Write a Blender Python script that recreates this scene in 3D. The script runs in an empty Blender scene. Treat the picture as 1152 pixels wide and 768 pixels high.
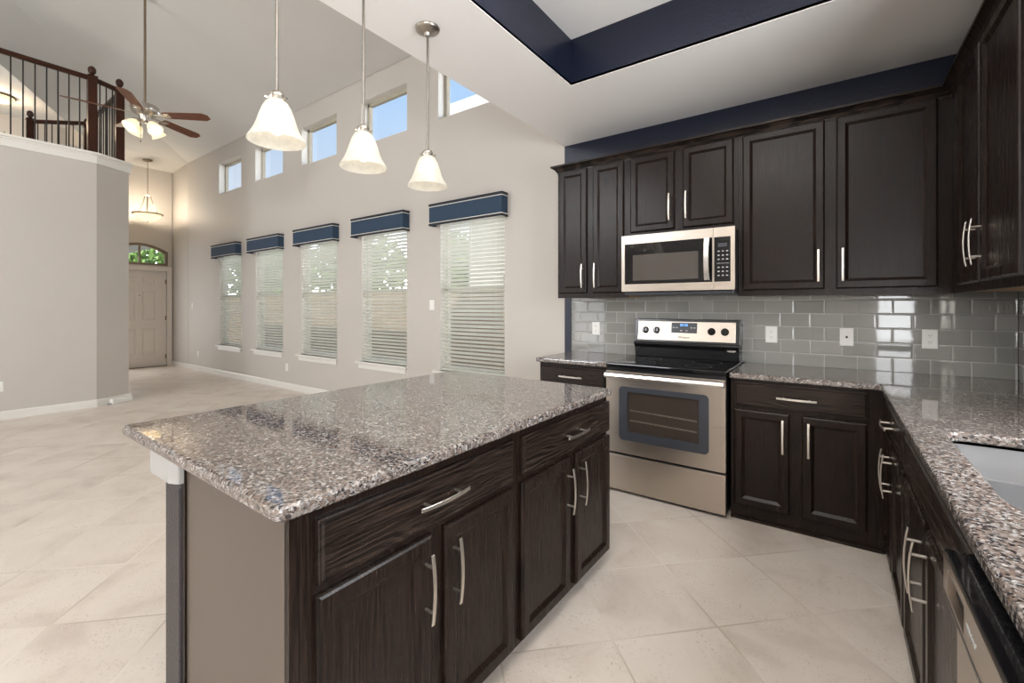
import bpy, bmesh, math, random
from mathutils import Vector, Matrix, noise
PI = math.pi
SC = bpy.context.scene
COL = SC.collection
random.seed(7)

# ------------------------------------------------------------------ camera, world, lights, exposure
FPX, HORIZON, YAW, CAMZ = 502.34, 344.59, 0.6233, 1.3303
cam_d = bpy.data.cameras.new('camera')
cam = bpy.data.objects.new('camera', cam_d)
COL.objects.link(cam)
cam_d.sensor_fit = 'HORIZONTAL'
cam_d.sensor_width = 36.0
cam_d.lens = FPX / 1152 * 36.0
cam_d.shift_y = -(384 - HORIZON) / 1152
cam_d.clip_start = 0.02
cam.location = (0, 0, CAMZ)
cam.rotation_euler = (PI / 2, 0, YAW)
SC.camera = cam
SC.view_settings.view_transform = 'Standard'
SC.view_settings.look = 'None'
SC.view_settings.gamma = 1.0
SC.view_settings.use_curve_mapping = False
SC.view_settings.exposure = 0.16
SC.cycles.max_bounces = 10
SC.cycles.diffuse_bounces = 6
SC.cycles.glossy_bounces = 5
SC.cycles.transmission_bounces = 6
SC.cycles.transparent_max_bounces = 12
SC.cycles.sample_clamp_indirect = 6.0
SC.cycles.caustics_reflective = False
SC.cycles.caustics_refractive = False

SKY_STRENGTH = 1.0
HORIZON_STRENGTH = 22.0
SUN_STRENGTH = 6.0
BACK_WINDOW_W = 40.0
NOOK_FILL_W = 140.0
SINK_WINDOW_W = 56.0
TRAY_FILL_W = 42.0
TRAY_POINT_W = 12.0
LIVING_WINDOW_W = 20.0
LIVING_UPPER_W = 96.0
SIDE_WINDOW_W = 26.0
PENDANT_W, FAN_W, FOYER_W, HALL_W = 0.2, 0.35, 30.0, 16.0

world = bpy.data.worlds.new('sky')
SC.world = world
world.use_nodes = True
wt = world.node_tree
wt.nodes.clear()
wo = wt.nodes.new('ShaderNodeOutputWorld')
wb = wt.nodes.new('ShaderNodeBackground')
wc = wt.nodes.new('ShaderNodeTexCoord')
ws = wt.nodes.new('ShaderNodeSeparateXYZ')
wr = wt.nodes.new('ShaderNodeValToRGB')
wr.color_ramp.elements[0].position = 0.0
wr.color_ramp.elements[0].color = (0.92, 0.96, 1.0, 1)
wr.color_ramp.elements[1].position = 0.8
wr.color_ramp.elements[1].color = (0.30, 0.50, 0.86, 1)
e = wr.color_ramp.elements.new(0.42)
e.color = (0.42, 0.64, 0.94, 1)
wt.links.new(wc.outputs['Generated'], ws.inputs[0])
wt.links.new(ws.outputs['Z'], wr.inputs[0])
wt.links.new(wr.outputs[0], wb.inputs[0])
wm = wt.nodes.new('ShaderNodeMapRange')      # horizon band strengthened to brighten the blinds and room
wm.interpolation_type = 'SMOOTHSTEP'
for k_, v_ in ((1, 0.06), (2, 0.19), (3, HORIZON_STRENGTH), (4, SKY_STRENGTH)):
    wm.inputs[k_].default_value = v_
wt.links.new(ws.outputs['Z'], wm.inputs[0])
wy = wt.nodes.new('ShaderNodeMapRange')      # boost kept to the window wall side, away from the back openings
wy.interpolation_type = 'SMOOTHSTEP'
for k_, v_ in ((1, 0.0), (2, 0.3), (3, 0.0), (4, 1.0)):
    wy.inputs[k_].default_value = v_
wx = wt.nodes.new('ShaderNodeMix')
wx.inputs[2].default_value = SKY_STRENGTH
wt.links.new(ws.outputs['Y'], wy.inputs[0])
wt.links.new(wy.outputs[0], wx.inputs[0])
wt.links.new(wm.outputs[0], wx.inputs[3])
wt.links.new(wx.outputs[0], wb.inputs[1])
wt.links.new(wb.outputs[0], wo.inputs[0])


def light(name, kind, loc, rot, energy, color=(1, 1, 1), size=None, size_y=None, radius=None, angle=None):
    d = bpy.data.lights.new(name, kind)
    o = bpy.data.objects.new(name, d)
    COL.objects.link(o)
    o.location = loc
    o.rotation_euler = rot
    d.energy = energy
    d.color = color
    if size:
        d.shape = 'RECTANGLE'
        d.size = size
        d.size_y = size_y
    if radius is not None:
        d.shadow_soft_size = radius
    if angle is not None:
        d.angle = angle
    return o


sun_from = Vector((0.52, -0.50, 0.70))
light('sun', 'SUN', (4, 12, 14), sun_from.to_track_quat('Z', 'Y').to_euler(), SUN_STRENGTH, (1, 0.96, 0.90), angle=0.01)
# fill lights added up in the raised tray, no fixture there
light('tray_fill', 'AREA', (-0.57, 0.55, 3.13), (0, 0, 0), TRAY_FILL_W, (1, 0.96, 0.90), 1.5, 2.7)
light('tray_point_fill', 'POINT', (-0.55, 0.2, 2.98), (0, 0, 0), TRAY_POINT_W, (1, 0.96, 0.90), radius=0.12)
DAY = (0.96, 0.98, 1.0)
# daylight entering by the windows of the back wall (behind the camera), one lamp in each opening
BACK_WINDOWS = [(0.72, 1.36, 0.50, 2.30), (1.54, 2.18, 0.50, 2.30), (-7.5, -6.5, 0.15, 2.45), (-6.3, -5.3, 0.15, 2.45), (-6.9, -5.2, 3.3, 4.6), (-4.9, -3.2, 3.3, 4.6)]
YB = -4.5
for i, (x0, x1, z0, z1) in enumerate(BACK_WINDOWS):
    light('daylight_back', 'AREA', ((x0 + x1) / 2, YB + 0.02, (z0 + z1) / 2), (PI / 2, 0, 0),
          BACK_WINDOW_W if i < 2 else LIVING_WINDOW_W if i < 4 else LIVING_UPPER_W, DAY, (x1 - x0) * 0.96, (z1 - z0) * 0.96)

NY0, NY1, NZ0, NZ1 = -3.9, -1.4, 0.35, 2.35             # unseen nook window behind the camera, added to throw light from the right
light('nook_fill', 'AREA', (2.36, (NY0 + NY1) / 2, (NZ0 + NZ1) / 2), (0, PI / 2, 0), NOOK_FILL_W, DAY, 1.9, 2.4)
SWY0, SWY1, SWZ0, SWZ1 = 1.18, 2.08, 1.06, 2.12      # window over the sink
light('daylight_sink', 'AREA', (0.862 + 0.10, (SWY0 + SWY1) / 2, (SWZ0 + SWZ1) / 2), (0, PI / 2, 0), SINK_WINDOW_W, DAY, 1.0, 0.86)

light('foyer_fill', 'AREA', (-12.05, 2.35, 1.2), (0, -PI / 2, 0), 26.0, DAY, 1.8, 0.4)  # lamp added to brighten the foyer; no window is built here

# ------------------------------------------------------------------ helpers


class G:
    """collects shapes, then links them as one mesh object"""

    def __init__(s):
        s.v = []
        s.f = []

    def add(s, vs, fs):
        b = len(s.v)
        s.v += [tuple(p) for p in vs]
        s.f += [tuple(i + b for i in f) for f in fs]
        return s

    def box(s, x0, x1, y0, y1, z0, z1):
        v = [(x0, y0, z0), (x1, y0, z0), (x1, y1, z0), (x0, y1, z0), (x0, y0, z1), (x1, y0, z1), (x1, y1, z1), (x0, y1, z1)]
        return s.add(v, [(0, 3, 2, 1), (4, 5, 6, 7), (0, 1, 5, 4), (1, 2, 6, 5), (2, 3, 7, 6), (3, 0, 4, 7)])

    def obox(s, c, ax, ay, az):
        """oriented box: centre and three half-axis vectors"""
        c, ax, ay, az = Vector(c), Vector(ax), Vector(ay), Vector(az)
        v = [c + i * ax + j * ay + k * az for k in (-1, 1) for (i, j) in ((-1, -1), (1, -1), (1, 1), (-1, 1))]
        return s.add(v, [(0, 3, 2, 1), (4, 5, 6, 7), (0, 1, 5, 4), (1, 2, 6, 5), (2, 3, 7, 6), (3, 0, 4, 7)])

    def prism(s, poly, z0, z1):
        n = len(poly)
        v = [(x, y, z0) for x, y in poly] + [(x, y, z1) for x, y in poly]
        f = [tuple(range(n - 1, -1, -1)), tuple(range(n, 2 * n))] + [(i, (i + 1) % n, n + (i + 1) % n, n + i) for i in range(n)]
        return s.add(v, f)

    def extrude(s, prof, a, b, u, w):
        """profile [(p, q)] in the plane of vectors u, w swept from point a to b"""
        a, b, u, w = Vector(a), Vector(b), Vector(u), Vector(w)
        n = len(prof)
        v = [a + u * p + w * q for p, q in prof] + [b + u * p + w * q for p, q in prof]
        f = [tuple(range(n - 1, -1, -1)), tuple(range(n, 2 * n))] + [(i, (i + 1) % n, n + (i + 1) % n, n + i) for i in range(n)]
        return s.add(v, f)

    def cyl(s, p0, p1, r0, r1=None, n=14, cap=True):
        r1 = r0 if r1 is None else r1
        p0, p1 = Vector(p0), Vector(p1)
        d = (p1 - p0).normalized()
        a = d.orthogonal().normalized()
        b = d.cross(a)
        v = [p0 + r0 * (a * math.cos(2 * PI * i / n) + b * math.sin(2 * PI * i / n)) for i in range(n)]
        v += [p1 + r1 * (a * math.cos(2 * PI * i / n) + b * math.sin(2 * PI * i / n)) for i in range(n)]
        f = [(i, (i + 1) % n, n + (i + 1) % n, n + i) for i in range(n)]
        if cap:
            f += [tuple(range(n - 1, -1, -1)), tuple(range(n, 2 * n))]
        return s.add(v, f)

    def tube(s, pts, r, n=8):
        for a, b in zip(pts, pts[1:]):
            s.cyl(a, b, r, n=n)
        return s

    def lathe(s, prof, c=(0, 0, 0), n=32, axis=None, close=False):
        c = Vector(c)
        M = Matrix.Identity(3)
        if axis is not None:
            M = Vector((0, 0, 1)).rotation_difference(Vector(axis).normalized()).to_matrix()
        v = []
        for r, z in prof:
            for i in range(n):
                v.append(c + M @ Vector((r * math.cos(2 * PI * i / n), r * math.sin(2 * PI * i / n), z)))
        f = []
        m = len(prof)
        for j in range(m if close else m - 1):
            k = (j + 1) % m
            for i in range(n):
                f.append((j * n + i, j * n + (i + 1) % n, k * n + (i + 1) % n, k * n + i))
        if not close:
            f += [tuple(range(n - 1, -1, -1)), tuple((m - 1) * n + i for i in range(n))]
        return s.add(v, f)

    def sphere(s, c, r, n=14, m=9, sz=1.0):
        prof = [(max(1e-4, r * math.sin(PI * j / m)), -r * sz * math.cos(PI * j / m)) for j in range(m + 1)]
        return s.lathe(prof, c, n)

    def rings(s, x0, x1, z0, z1, steps, shift=0):
        """rectangular steps [(inset, y)] from back to front, facing -Y"""
        b = []
        for ins, y in steps:
            b += [(x0 + ins, y, z0 + ins), (x1 - ins, y, z0 + ins), (x1 - ins, y, z1 - ins), (x0 + ins, y, z1 - ins)]
        f = [(0, 3, 2, 1)]
        m = len(steps)
        for j in range(m - 1):
            for i in range(4):
                f.append((j * 4 + i, j * 4 + (i + 1) % 4, (j + 1) * 4 + (i + 1) % 4, (j + 1) * 4 + i))
        f.append(tuple((m - 1) * 4 + i for i in range(4)))
        return s.add(b, f)

    def build(s, name, mat, parent=None, bevel=0, smooth=False, seg=2):
        me = bpy.data.meshes.new(name)
        me.from_pydata(s.v, [], s.f)
        bm = bmesh.new()
        bm.from_mesh(me)
        bmesh.ops.recalc_face_normals(bm, faces=bm.faces)
        bm.to_mesh(me)
        bm.free()
        me.materials.append(mat)
        o = bpy.data.objects.new(name, me)
        COL.objects.link(o)
        if parent is not None:
            o.parent = parent
        if smooth:
            for p in me.polygons:
                p.use_smooth = True
            me.set_sharp_from_angle(angle=math.radians(40))
        if bevel:
            md = o.modifiers.new('edge', 'BEVEL')
            md.width = bevel
            md.segments = seg
            md.limit_method = 'ANGLE'
            md.angle_limit = math.radians(40)
            md.harden_normals = False
        return o


def thing(name, label, cat, loc=(0, 0, 0), rz=0, group=None):
    o = bpy.data.objects.new(name, None)
    o.empty_display_size = 0.1
    COL.objects.link(o)
    o.location = loc
    o.rotation_euler = (0, 0, rz)
    return tag(o, label, cat, group)


def tag(o, label, cat, group=None, kind=None):
    o['label'] = label
    o['category'] = cat
    if group:
        o['group'] = group
    if kind:
        o['kind'] = kind
    return o


def struct(o, label=None):
    o['kind'] = 'structure'
    if label:
        o['label'] = label
    return o


def kids(o):
    return [c for c in bpy.data.objects if c.parent is o]


def copy_thing(o, loc, rz=None, label=None):
    def dup(a, parent):
        c = a.copy()
        COL.objects.link(c)
        c.parent = parent
        for k in kids(a):
            dup(k, c)
        return c
    r = dup(o, None)
    r.location = loc
    if rz is not None:
        r.rotation_euler = (0, 0, rz)
    if label:
        r['label'] = label
    return r


def text_mesh(name, body, size, mat, parent, loc, rot, depth=0.0006, scale=(1, 1, 1)):
    cu = bpy.data.curves.new(name, 'FONT')
    cu.body = body
    cu.size = size
    cu.extrude = depth
    cu.align_x = 'CENTER'
    cu.align_y = 'CENTER'
    tmp = bpy.data.objects.new(name + '_src', cu)
    COL.objects.link(tmp)
    dg = bpy.context.evaluated_depsgraph_get()
    me = bpy.data.meshes.new_from_object(tmp.evaluated_get(dg))
    bpy.data.objects.remove(tmp)
    me.name = name
    me.materials.clear()
    me.materials.append(mat)
    o = bpy.data.objects.new(name, me)
    COL.objects.link(o)
    o.parent = parent
    o.location = loc
    o.rotation_euler = rot
    o.scale = scale
    return o


# ------------------------------------------------------------------ materials
class NT:
    def __init__(s, name):
        s.m = bpy.data.materials.new(name)
        s.m.use_nodes = True
        s.t = s.m.node_tree
        s.b = s.t.nodes['Principled BSDF']
        s.out = s.t.nodes['Material Output']

    def n(s, kind, **kw):
        nd = s.t.nodes.new('ShaderNode' + kind)
        for k, v in kw.items():
            if hasattr(nd, k):
                setattr(nd, k, v)
            else:
                nd.inputs[k.replace('_', ' ')].default_value = v
        return nd

    def l(s, a, b):
        s.t.links.new(a, b)

    def coord(s, kind='Object', scale=(1, 1, 1), rot=(0, 0, 0), loc=(0, 0, 0)):
        c = s.n('TexCoord')
        m = s.n('Mapping')
        m.inputs['Scale'].default_value = scale
        m.inputs['Rotation'].default_value = rot
        m.inputs['Location'].default_value = loc
        s.l(c.outputs[kind], m.inputs[0])
        return m.outputs[0]

    def ramp(s, fac, stops, interp='LINEAR'):
        r = s.n('ValToRGB')
        r.color_ramp.interpolation = interp
        el = r.color_ramp.elements
        while len(el) > 1:
            el.remove(el[-1])
        el[0].position = stops[0][0]
        el[0].color = tuple(stops[0][1]) + (1,)
        for p, c in stops[1:]:
            x = el.new(p)
            x.color = tuple(c) + (1,)
        s.l(fac, r.inputs[0])
        return r.outputs[0]

    def noise(s, vec, scale, detail=3, rough=0.55, dist=0.0):
        n = s.n('TexNoise')
        n.inputs['Scale'].default_value = scale
        n.inputs['Detail'].default_value = detail
        n.inputs['Roughness'].default_value = rough
        n.inputs['Distortion'].default_value = dist
        s.l(vec, n.inputs['Vector'])
        return n.outputs[0]

    def mix(s, fac, a, b, blend='MIX'):
        m = s.n('Mix')
        m.data_type = 'RGBA'
        m.blend_type = blend
        if hasattr(fac, 'type'):
            s.l(fac, m.inputs[0])
        else:
            m.inputs[0].default_value = fac
        for i, x in ((6, a), (7, b)):
            if hasattr(x, 'type'):
                s.l(x, m.inputs[i])
            else:
                m.inputs[i].default_value = tuple(x) + (1,)
        return m.outputs[2]

    def math(s, op, a, b=0.0, c=None):
        m = s.n('Math')
        m.operation = op
        for i, x in enumerate((a, b) if c is None else (a, b, c)):
            if hasattr(x, 'type'):
                s.l(x, m.inputs[i])
            else:
                m.inputs[i].default_value = x
        return m.outputs[0]

    def bump(s, height, strength=0.3, dist=0.002):
        b = s.n('Bump')
        b.inputs['Strength'].default_value = strength
        b.inputs['Distance'].default_value = dist
        s.l(height, b.inputs['Height'])
        s.l(b.outputs[0], s.b.inputs['Normal'])

    def p(s, **kw):
        names = dict(color='Base Color', rough='Roughness', metal='Metallic', spec='Specular IOR Level', coat='Coat Weight', coatr='Coat Roughness',
                     emit='Emission Color', emits='Emission Strength', trans='Transmission Weight', ior='IOR', aniso='Anisotropic')
        for k, v in kw.items():
            i = s.b.inputs[names[k]]
            if hasattr(v, 'type'):
                s.l(v, i)
            elif isinstance(v, tuple) and len(v) == 3:
                i.default_value = v + (1,)
            else:
                i.default_value = v
        return s


def simple(name, color, rough=0.5, metal=0.0, **kw):
    t = NT(name)
    v = t.coord()
    f = t.noise(v, 9.0, 2)
    c = t.mix(f, tuple(x * 0.965 for x in color), tuple(min(1, x * 1.035) for x in color))
    t.p(color=c, rough=rough, metal=metal, **kw)
    return t.m


def paint(name, color, rough=0.55, bump=0.12, scale=140, spec=0.4):
    t = NT(name)
    v = t.coord()
    f = t.noise(v, 1.3, 2)
    c = t.mix(f, tuple(x * 0.975 for x in color), tuple(min(1, x * 1.025) for x in color))
    t.p(color=c, rough=rough, spec=spec)
    t.bump(t.noise(v, scale, 3, 0.6), bump, 0.002)
    return t.m


def wood(name, axis, lo, hi, rough=0.27, amt=0.5, spec=0.21):
    """stained oak: fine pores along the grain and wavy growth lines"""
    t = NT(name)
    v = t.coord()
    sep = t.n('SeparateXYZ')
    t.l(v, sep.inputs[0])
    along = sep.outputs[2 if axis == 'z' else 0]
    across = t.math('ADD', sep.outputs[0 if axis == 'z' else 2], sep.outputs[1])
    cv = t.n('CombineXYZ')
    t.l(t.math('MULTIPLY', along, 1.7), cv.inputs[0])
    t.l(t.math('MULTIPLY', across, 6.0), cv.inputs[1])
    wob = t.noise(cv.outputs[0], 1.0, 2, 0.5)
    ln = t.math('FRACT', t.math('MULTIPLY_ADD', across, 62.0, t.math('MULTIPLY', wob, 11.0)))
    lines = t.ramp(ln, [(0.0, (0.1, 0.1, 0.1)), (0.35, (0, 0, 0)), (0.72, (0.85, 0.85, 0.85)), (0.9, (1, 1, 1)), (1.0, (0.1, 0.1, 0.1))])
    pv = t.n('CombineXYZ')
    t.l(t.math('MULTIPLY', along, 5.0), pv.inputs[0])
    t.l(t.math('MULTIPLY', across, 190.0), pv.inputs[1])
    pores = t.ramp(t.noise(pv.outputs[0], 1.0, 3, 0.6), [(0.40, (0, 0, 0)), (0.62, (1, 1, 1))])
    pat = t.ramp(t.noise(cv.outputs[0], 0.7, 1), [(0.40, (0.15, 0.15, 0.15)), (0.62, (1, 1, 1))])
    h = t.mix(amt, pores, t.mix(pat, pores, lines))
    c = t.ramp(h, [(0.1, lo), (0.9, hi)])
    t.p(color=c, rough=t.math('MULTIPLY_ADD', h, -0.06, rough + 0.05), spec=spec)
    t.bump(h, 0.14, 0.001)
    return t.m


def granite(name):
    t = NT(name)
    v = t.coord()
    vo = t.n('TexVoronoi')
    vo.inputs['Scale'].default_value = 165
    t.l(t.mix(0.03, v, t.n('TexNoise').outputs[1]), vo.inputs['Vector'])
    hue = t.n('SeparateColor')
    t.l(vo.outputs['Color'], hue.inputs[0])
    base = t.ramp(hue.outputs[0], [(0.0, (0.012, 0.011, 0.012)), (0.16, (0.045, 0.038, 0.036)), (0.26, (0.135, 0.098, 0.080)), (0.42, (0.20, 0.152, 0.127)), (0.58, (0.105, 0.095, 0.089)),
                                   (0.74, (0.245, 0.205, 0.180)), (0.88, (0.215, 0.207, 0.202)), (1.0, (0.42, 0.40, 0.385))])
    n1 = t.noise(v, 85, 4, 0.65)
    dark = t.ramp(n1, [(0.56, (0, 0, 0)), (0.64, (1, 1, 1))])
    c = t.mix(dark, base, (0.035, 0.033, 0.036))
    n2 = t.noise(v, 70, 3, 0.6, 0.4)
    lt = t.ramp(n2, [(0.60, (0, 0, 0)), (0.68, (1, 1, 1))])
    c = t.mix(t.math('MULTIPLY', lt, 0.55), c, (0.56, 0.53, 0.51))
    t.p(color=c, rough=0.035, spec=0.85)
    return t.m


def floor_tile():
    t = NT('travertine_tile')
    v = t.coord()
    sep = t.n('SeparateXYZ')
    t.l(v, sep.inputs[0])
    S = 0.6465
    a = t.math('DIVIDE', t.math('SUBTRACT', t.math('ADD', sep.outputs[0], sep.outputs[1]), 0.969), S)
    b = t.math('DIVIDE', t.math('SUBTRACT', t.math('SUBTRACT', sep.outputs[1], sep.outputs[0]), 2.393), S)

    def edge(x):
        fr = t.math('FRACT', x)
        return t.math('MINIMUM', fr, t.math('SUBTRACT', 1.0, fr))
    d = t.math('MINIMUM', edge(a), edge(b))
    grout = t.ramp(d, [(0.0, (1, 1, 1)), (0.0055, (1, 1, 1)), (0.0105, (0, 0, 0))])
    cid = t.n('CombineXYZ')
    t.l(t.math('FLOOR', a), cid.inputs[0])
    t.l(t.math('FLOOR', b), cid.inputs[1])
    wn = t.n('TexWhiteNoise')
    t.l(cid.outputs[0], wn.inputs[0])
    off = t.n('VectorMath')
    off.operation = 'MULTIPLY_ADD'
    t.l(wn.outputs[1], off.inputs[0])
    off.inputs[1].default_value = (9, 9, 9)
    t.l(v, off.inputs[2])
    cl = t.noise(off.outputs[0], 2.6, 5, 0.6, 0.5)
    tile = t.ramp(cl, [(0.28, (0.555, 0.475, 0.410)), (0.5, (0.69, 0.612, 0.540)), (0.72, (0.75, 0.685, 0.615))])
    st = t.n('VectorMath')
    st.operation = 'MULTIPLY'
    t.l(off.outputs[0], st.inputs[0])
    st.inputs[1].default_value = (1.0, 1.0, 1.0)
    pit = t.noise(st.outputs[0], 95, 4, 0.7)
    zone = t.noise(off.outputs[0], 7, 2)
    pm = t.math('MULTIPLY', t.ramp(pit, [(0.58, (0, 0, 0)), (0.66, (1, 1, 1))]), t.ramp(zone, [(0.36, (0, 0, 0)), (0.58, (1, 1, 1))]))
    c = t.mix(t.math('MULTIPLY', pm, 0.75), tile, (0.37, 0.30, 0.24))
    tint = t.math('MULTIPLY_ADD', wn.outputs[0], 0.10, 0.0)
    c = t.mix(tint, c, (0.50, 0.44, 0.37))
    dk = t.noise(v, 1.1, 1)
    gc = t.ramp(dk, [(0.40, (0.46, 0.39, 0.32)), (0.55, (0.78, 0.72, 0.64))])
    c = t.mix(t.math('MULTIPLY', grout, 0.8), c, gc)
    t.p(color=c, rough=t.math('MULTIPLY_ADD', grout, 0.3, 0.36), spec=0.45)
    hgt = t.math('SUBTRACT', 1.0, t.math('ADD', grout, t.math('MULTIPLY', pm, 0.5)))
    t.bump(hgt, 0.25, 0.0015)
    return t.m


def subway(axis):
    """glossy grey subway tile; axis 'x' for a wall facing Y, 'y' for one facing X"""
    t = NT('glass_subway_tile_' + axis)
    v = t.coord()
    sep = t.n('SeparateXYZ')
    t.l(v, sep.inputs[0])
    H, W = 0.0931, 0.1775
    r = t.math('DIVIDE', t.math('SUBTRACT', sep.outputs[2], 0.909), H)
    row = t.math('FLOOR', r)
    u = t.math('DIVIDE', t.math('ADD', sep.outputs[0 if axis == 'x' else 1], 0.402), W)
    u = t.math('ADD', u, t.math('MULTIPLY', t.math('MODULO', row, 2.0), 0.45))

    def edge(x, size):
        fr = t.math('FRACT', x)
        return t.math('MULTIPLY', t.math('MINIMUM', fr, t.math('SUBTRACT', 1.0, fr)), size)
    d = t.math('MINIMUM', edge(r, H), edge(u, W))
    grout = t.ramp(d, [(0.0, (1, 1, 1)), (0.0014, (1, 1, 1)), (0.0020, (0, 0, 0))])
    cid = t.n('CombineXYZ')
    t.l(t.math('FLOOR', u), cid.inputs[0])
    t.l(row, cid.inputs[1])
    wn = t.n('TexWhiteNoise')
    t.l(cid.outputs[0], wn.inputs[0])
    c = t.ramp(wn.outputs[0], [(0.0, (0.235, 0.234, 0.219)), (1.0, (0.285, 0.283, 0.266))])
    c = t.mix(grout, c, (0.40, 0.395, 0.375))
    t.p(color=c, rough=t.math('MULTIPLY_ADD', grout, 0.5, 0.04), spec=0.6)
    # pillowed edge and a slight tilt per tile
    pil = t.ramp(d, [(0.0, (0, 0, 0)), (0.002, (0.1, 0.1, 0.1)), (0.008, (1, 1, 1))])
    sc = t.n('SeparateColor')
    t.l(wn.outputs[1], sc.inputs[0])
    tilt = t.math('ADD', t.math('MULTIPLY', t.math('SUBTRACT', t.math('FRACT', u), 0.5), t.math('MULTIPLY', t.math('SUBTRACT', sc.outputs[0], 0.5), 1.6)),
                  t.math('MULTIPLY', t.math('SUBTRACT', t.math('FRACT', r), 0.5), t.math('MULTIPLY', t.math('SUBTRACT', sc.outputs[1], 0.5), 1.6)))
    wav = t.math('MULTIPLY', t.noise(v, 14, 1), 0.9)
    t.bump(t.math('ADD', t.math('ADD', pil, t.math('MULTIPLY', tilt, 0.45)), t.math('MULTIPLY', wav, 0.15)), 0.45, 0.0018)
    return t.m


def steel(name, color=(0.62, 0.575, 0.53), rough=0.24, axis=0, aniso=0.0):
    t = NT(name)
    sc = [320, 320, 320]
    sc[axis] = 2.0
    v = t.coord(scale=tuple(sc))
    f = t.noise(v, 1.0, 2)
    t.p(color=t.mix(f, tuple(x * 0.95 for x in color), color), metal=1.0, rough=t.math('MULTIPLY_ADD', f, 0.12, rough - 0.05), aniso=aniso)
    t.bump(f, 0.03, 0.0005)
    return t.m


def thin_glass(name, refl=0.08, tint=(1, 1, 1)):
    t = NT(name)
    t.t.nodes.remove(t.b)
    tr = t.n('BsdfTransparent')
    tr.inputs[0].default_value = tint + (1,)
    gl = t.n('BsdfGlossy')
    gl.inputs['Roughness'].default_value = 0.01
    lw = t.n('LayerWeight')
    fac = t.math('MULTIPLY_ADD', t.math('POWER', lw.outputs['Facing'], 4.0), 0.8, 0.04)
    mx = t.n('MixShader')
    t.l(fac, mx.inputs[0])
    t.l(tr.outputs[0], mx.inputs[1])
    t.l(gl.outputs[0], mx.inputs[2])
    t.l(mx.outputs[0], t.out.inputs[0])
    return t.m


def shade_glass(name, color=(0.93, 0.89, 0.80), emit=0.35):
    """lit alabaster glass of a lamp"""
    t = NT(name)
    v = t.coord()
    f = t.noise(v, 16, 4, 0.6, 1.2)
    c = t.ramp(f, [(0.35, tuple(x * 0.86 for x in color)), (0.6, color)])
    tl = t.n('BsdfTranslucent')
    df = t.n('BsdfDiffuse')
    gl = t.n('BsdfGlossy')
    gl.inputs['Roughness'].default_value = 0.15
    em = t.n('Emission')
    em.inputs['Strength'].default_value = emit
    for n_ in (tl, df, em):
        t.l(c, n_.inputs[0])
    m1 = t.n('MixShader')
    m1.inputs[0].default_value = 0.55
    t.l(tl.outputs[0], m1.inputs[2])
    t.l(df.outputs[0], m1.inputs[1])
    m2 = t.n('MixShader')
    m2.inputs[0].default_value = 0.06
    t.l(m1.outputs[0], m2.inputs[1])
    t.l(gl.outputs[0], m2.inputs[2])
    ad = t.n('AddShader')
    t.l(m2.outputs[0], ad.inputs[0])
    t.l(em.outputs[0], ad.inputs[1])
    t.l(ad.outputs[0], t.out.inputs[0])
    return t.m


def emitter(name, color, strength):
    t = NT(name)
    t.p(color=color, emit=color, emits=strength, rough=0.4)
    return t.m


def slat_mat():
    t = NT('white_slat')
    t.t.nodes.remove(t.b)
    v = t.coord()
    f = t.noise(v, 5.0, 2)
    c = t.ramp(f, [(0.3, (0.88, 0.88, 0.835)), (0.7, (0.92, 0.92, 0.875))])
    df = t.n('BsdfDiffuse')
    tl = t.n('BsdfTranslucent')
    t.l(c, df.inputs[0])
    t.l(c, tl.inputs[0])
    m = t.n('MixShader')
    m.inputs[0].default_value = 0.5
    t.l(df.outputs[0], m.inputs[1])
    t.l(tl.outputs[0], m.inputs[2])
    t.l(m.outputs[0], t.out.inputs[0])
    return t.m


M = {}
M['wall'] = paint('beige_wall_paint', (0.53, 0.495, 0.455), 0.6, 0.05)
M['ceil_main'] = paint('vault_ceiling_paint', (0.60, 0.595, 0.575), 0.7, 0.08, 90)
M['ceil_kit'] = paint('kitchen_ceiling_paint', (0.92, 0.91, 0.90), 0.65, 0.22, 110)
M['navy'] = paint('navy_wall_paint', (0.0095, 0.0135, 0.031), 0.30, 0.9, 42, 0.45)
M['navy_post'] = paint('dark_textured_paint', (0.017, 0.0145, 0.019), 0.30, 1.0, 110, 0.25)
M['trim'] = simple('white_trim_paint', (0.74, 0.72, 0.68), 0.35)
M['cap'] = simple('dimmed_trim_paint', (0.37, 0.365, 0.355), 0.4)  # white trim paint darkened to offset the strong light on the cap
M['white'] = simple('white_plastic', (0.80, 0.79, 0.76), 0.35)
M['taupe'] = simple('taupe_panel_laminate', (0.084, 0.0645, 0.050), 0.36)
M['wood_v'] = wood('espresso_oak_upright', 'z', (0.0065, 0.0040, 0.0032), (0.023, 0.0135, 0.0100), 0.26, 0.35)
M['wood_h'] = wood('espresso_oak_level', 'x', (0.0042, 0.0027, 0.0023), (0.040, 0.0265, 0.0205), 0.27, 0.85)
M['wood_in'] = simple('birch_underside', (0.42, 0.27, 0.15), 0.5)
M['dark'] = simple('dark_gap', (0.008, 0.007, 0.007), 0.6)
M['granite'] = granite('speckled_granite')
M['floor'] = floor_tile()
M['tile_x'] = subway('x')
M['tile_y'] = subway('y')
M['steel'] = steel('brushed_steel', (0.54, 0.475, 0.41), 0.29)
M['steel_b'] = steel('bright_steel', (0.70, 0.67, 0.64), 0.22)
M['sink'] = steel('sink_steel', (0.50, 0.50, 0.51), 0.30)
M['nickel'] = steel('brushed_nickel', (0.70, 0.65, 0.59), 0.33, 2)
M['rodm'] = steel('satin_rod', (0.25, 0.23, 0.205), 0.42, 2)
M['nickel_d'] = steel('aged_nickel', (0.46, 0.42, 0.37), 0.30, 2)
M['blackgl'] = simple('black_glass', (0.006, 0.006, 0.007), 0.05)
M['black'] = simple('black_enamel', (0.010, 0.010, 0.011), 0.22)
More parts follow.
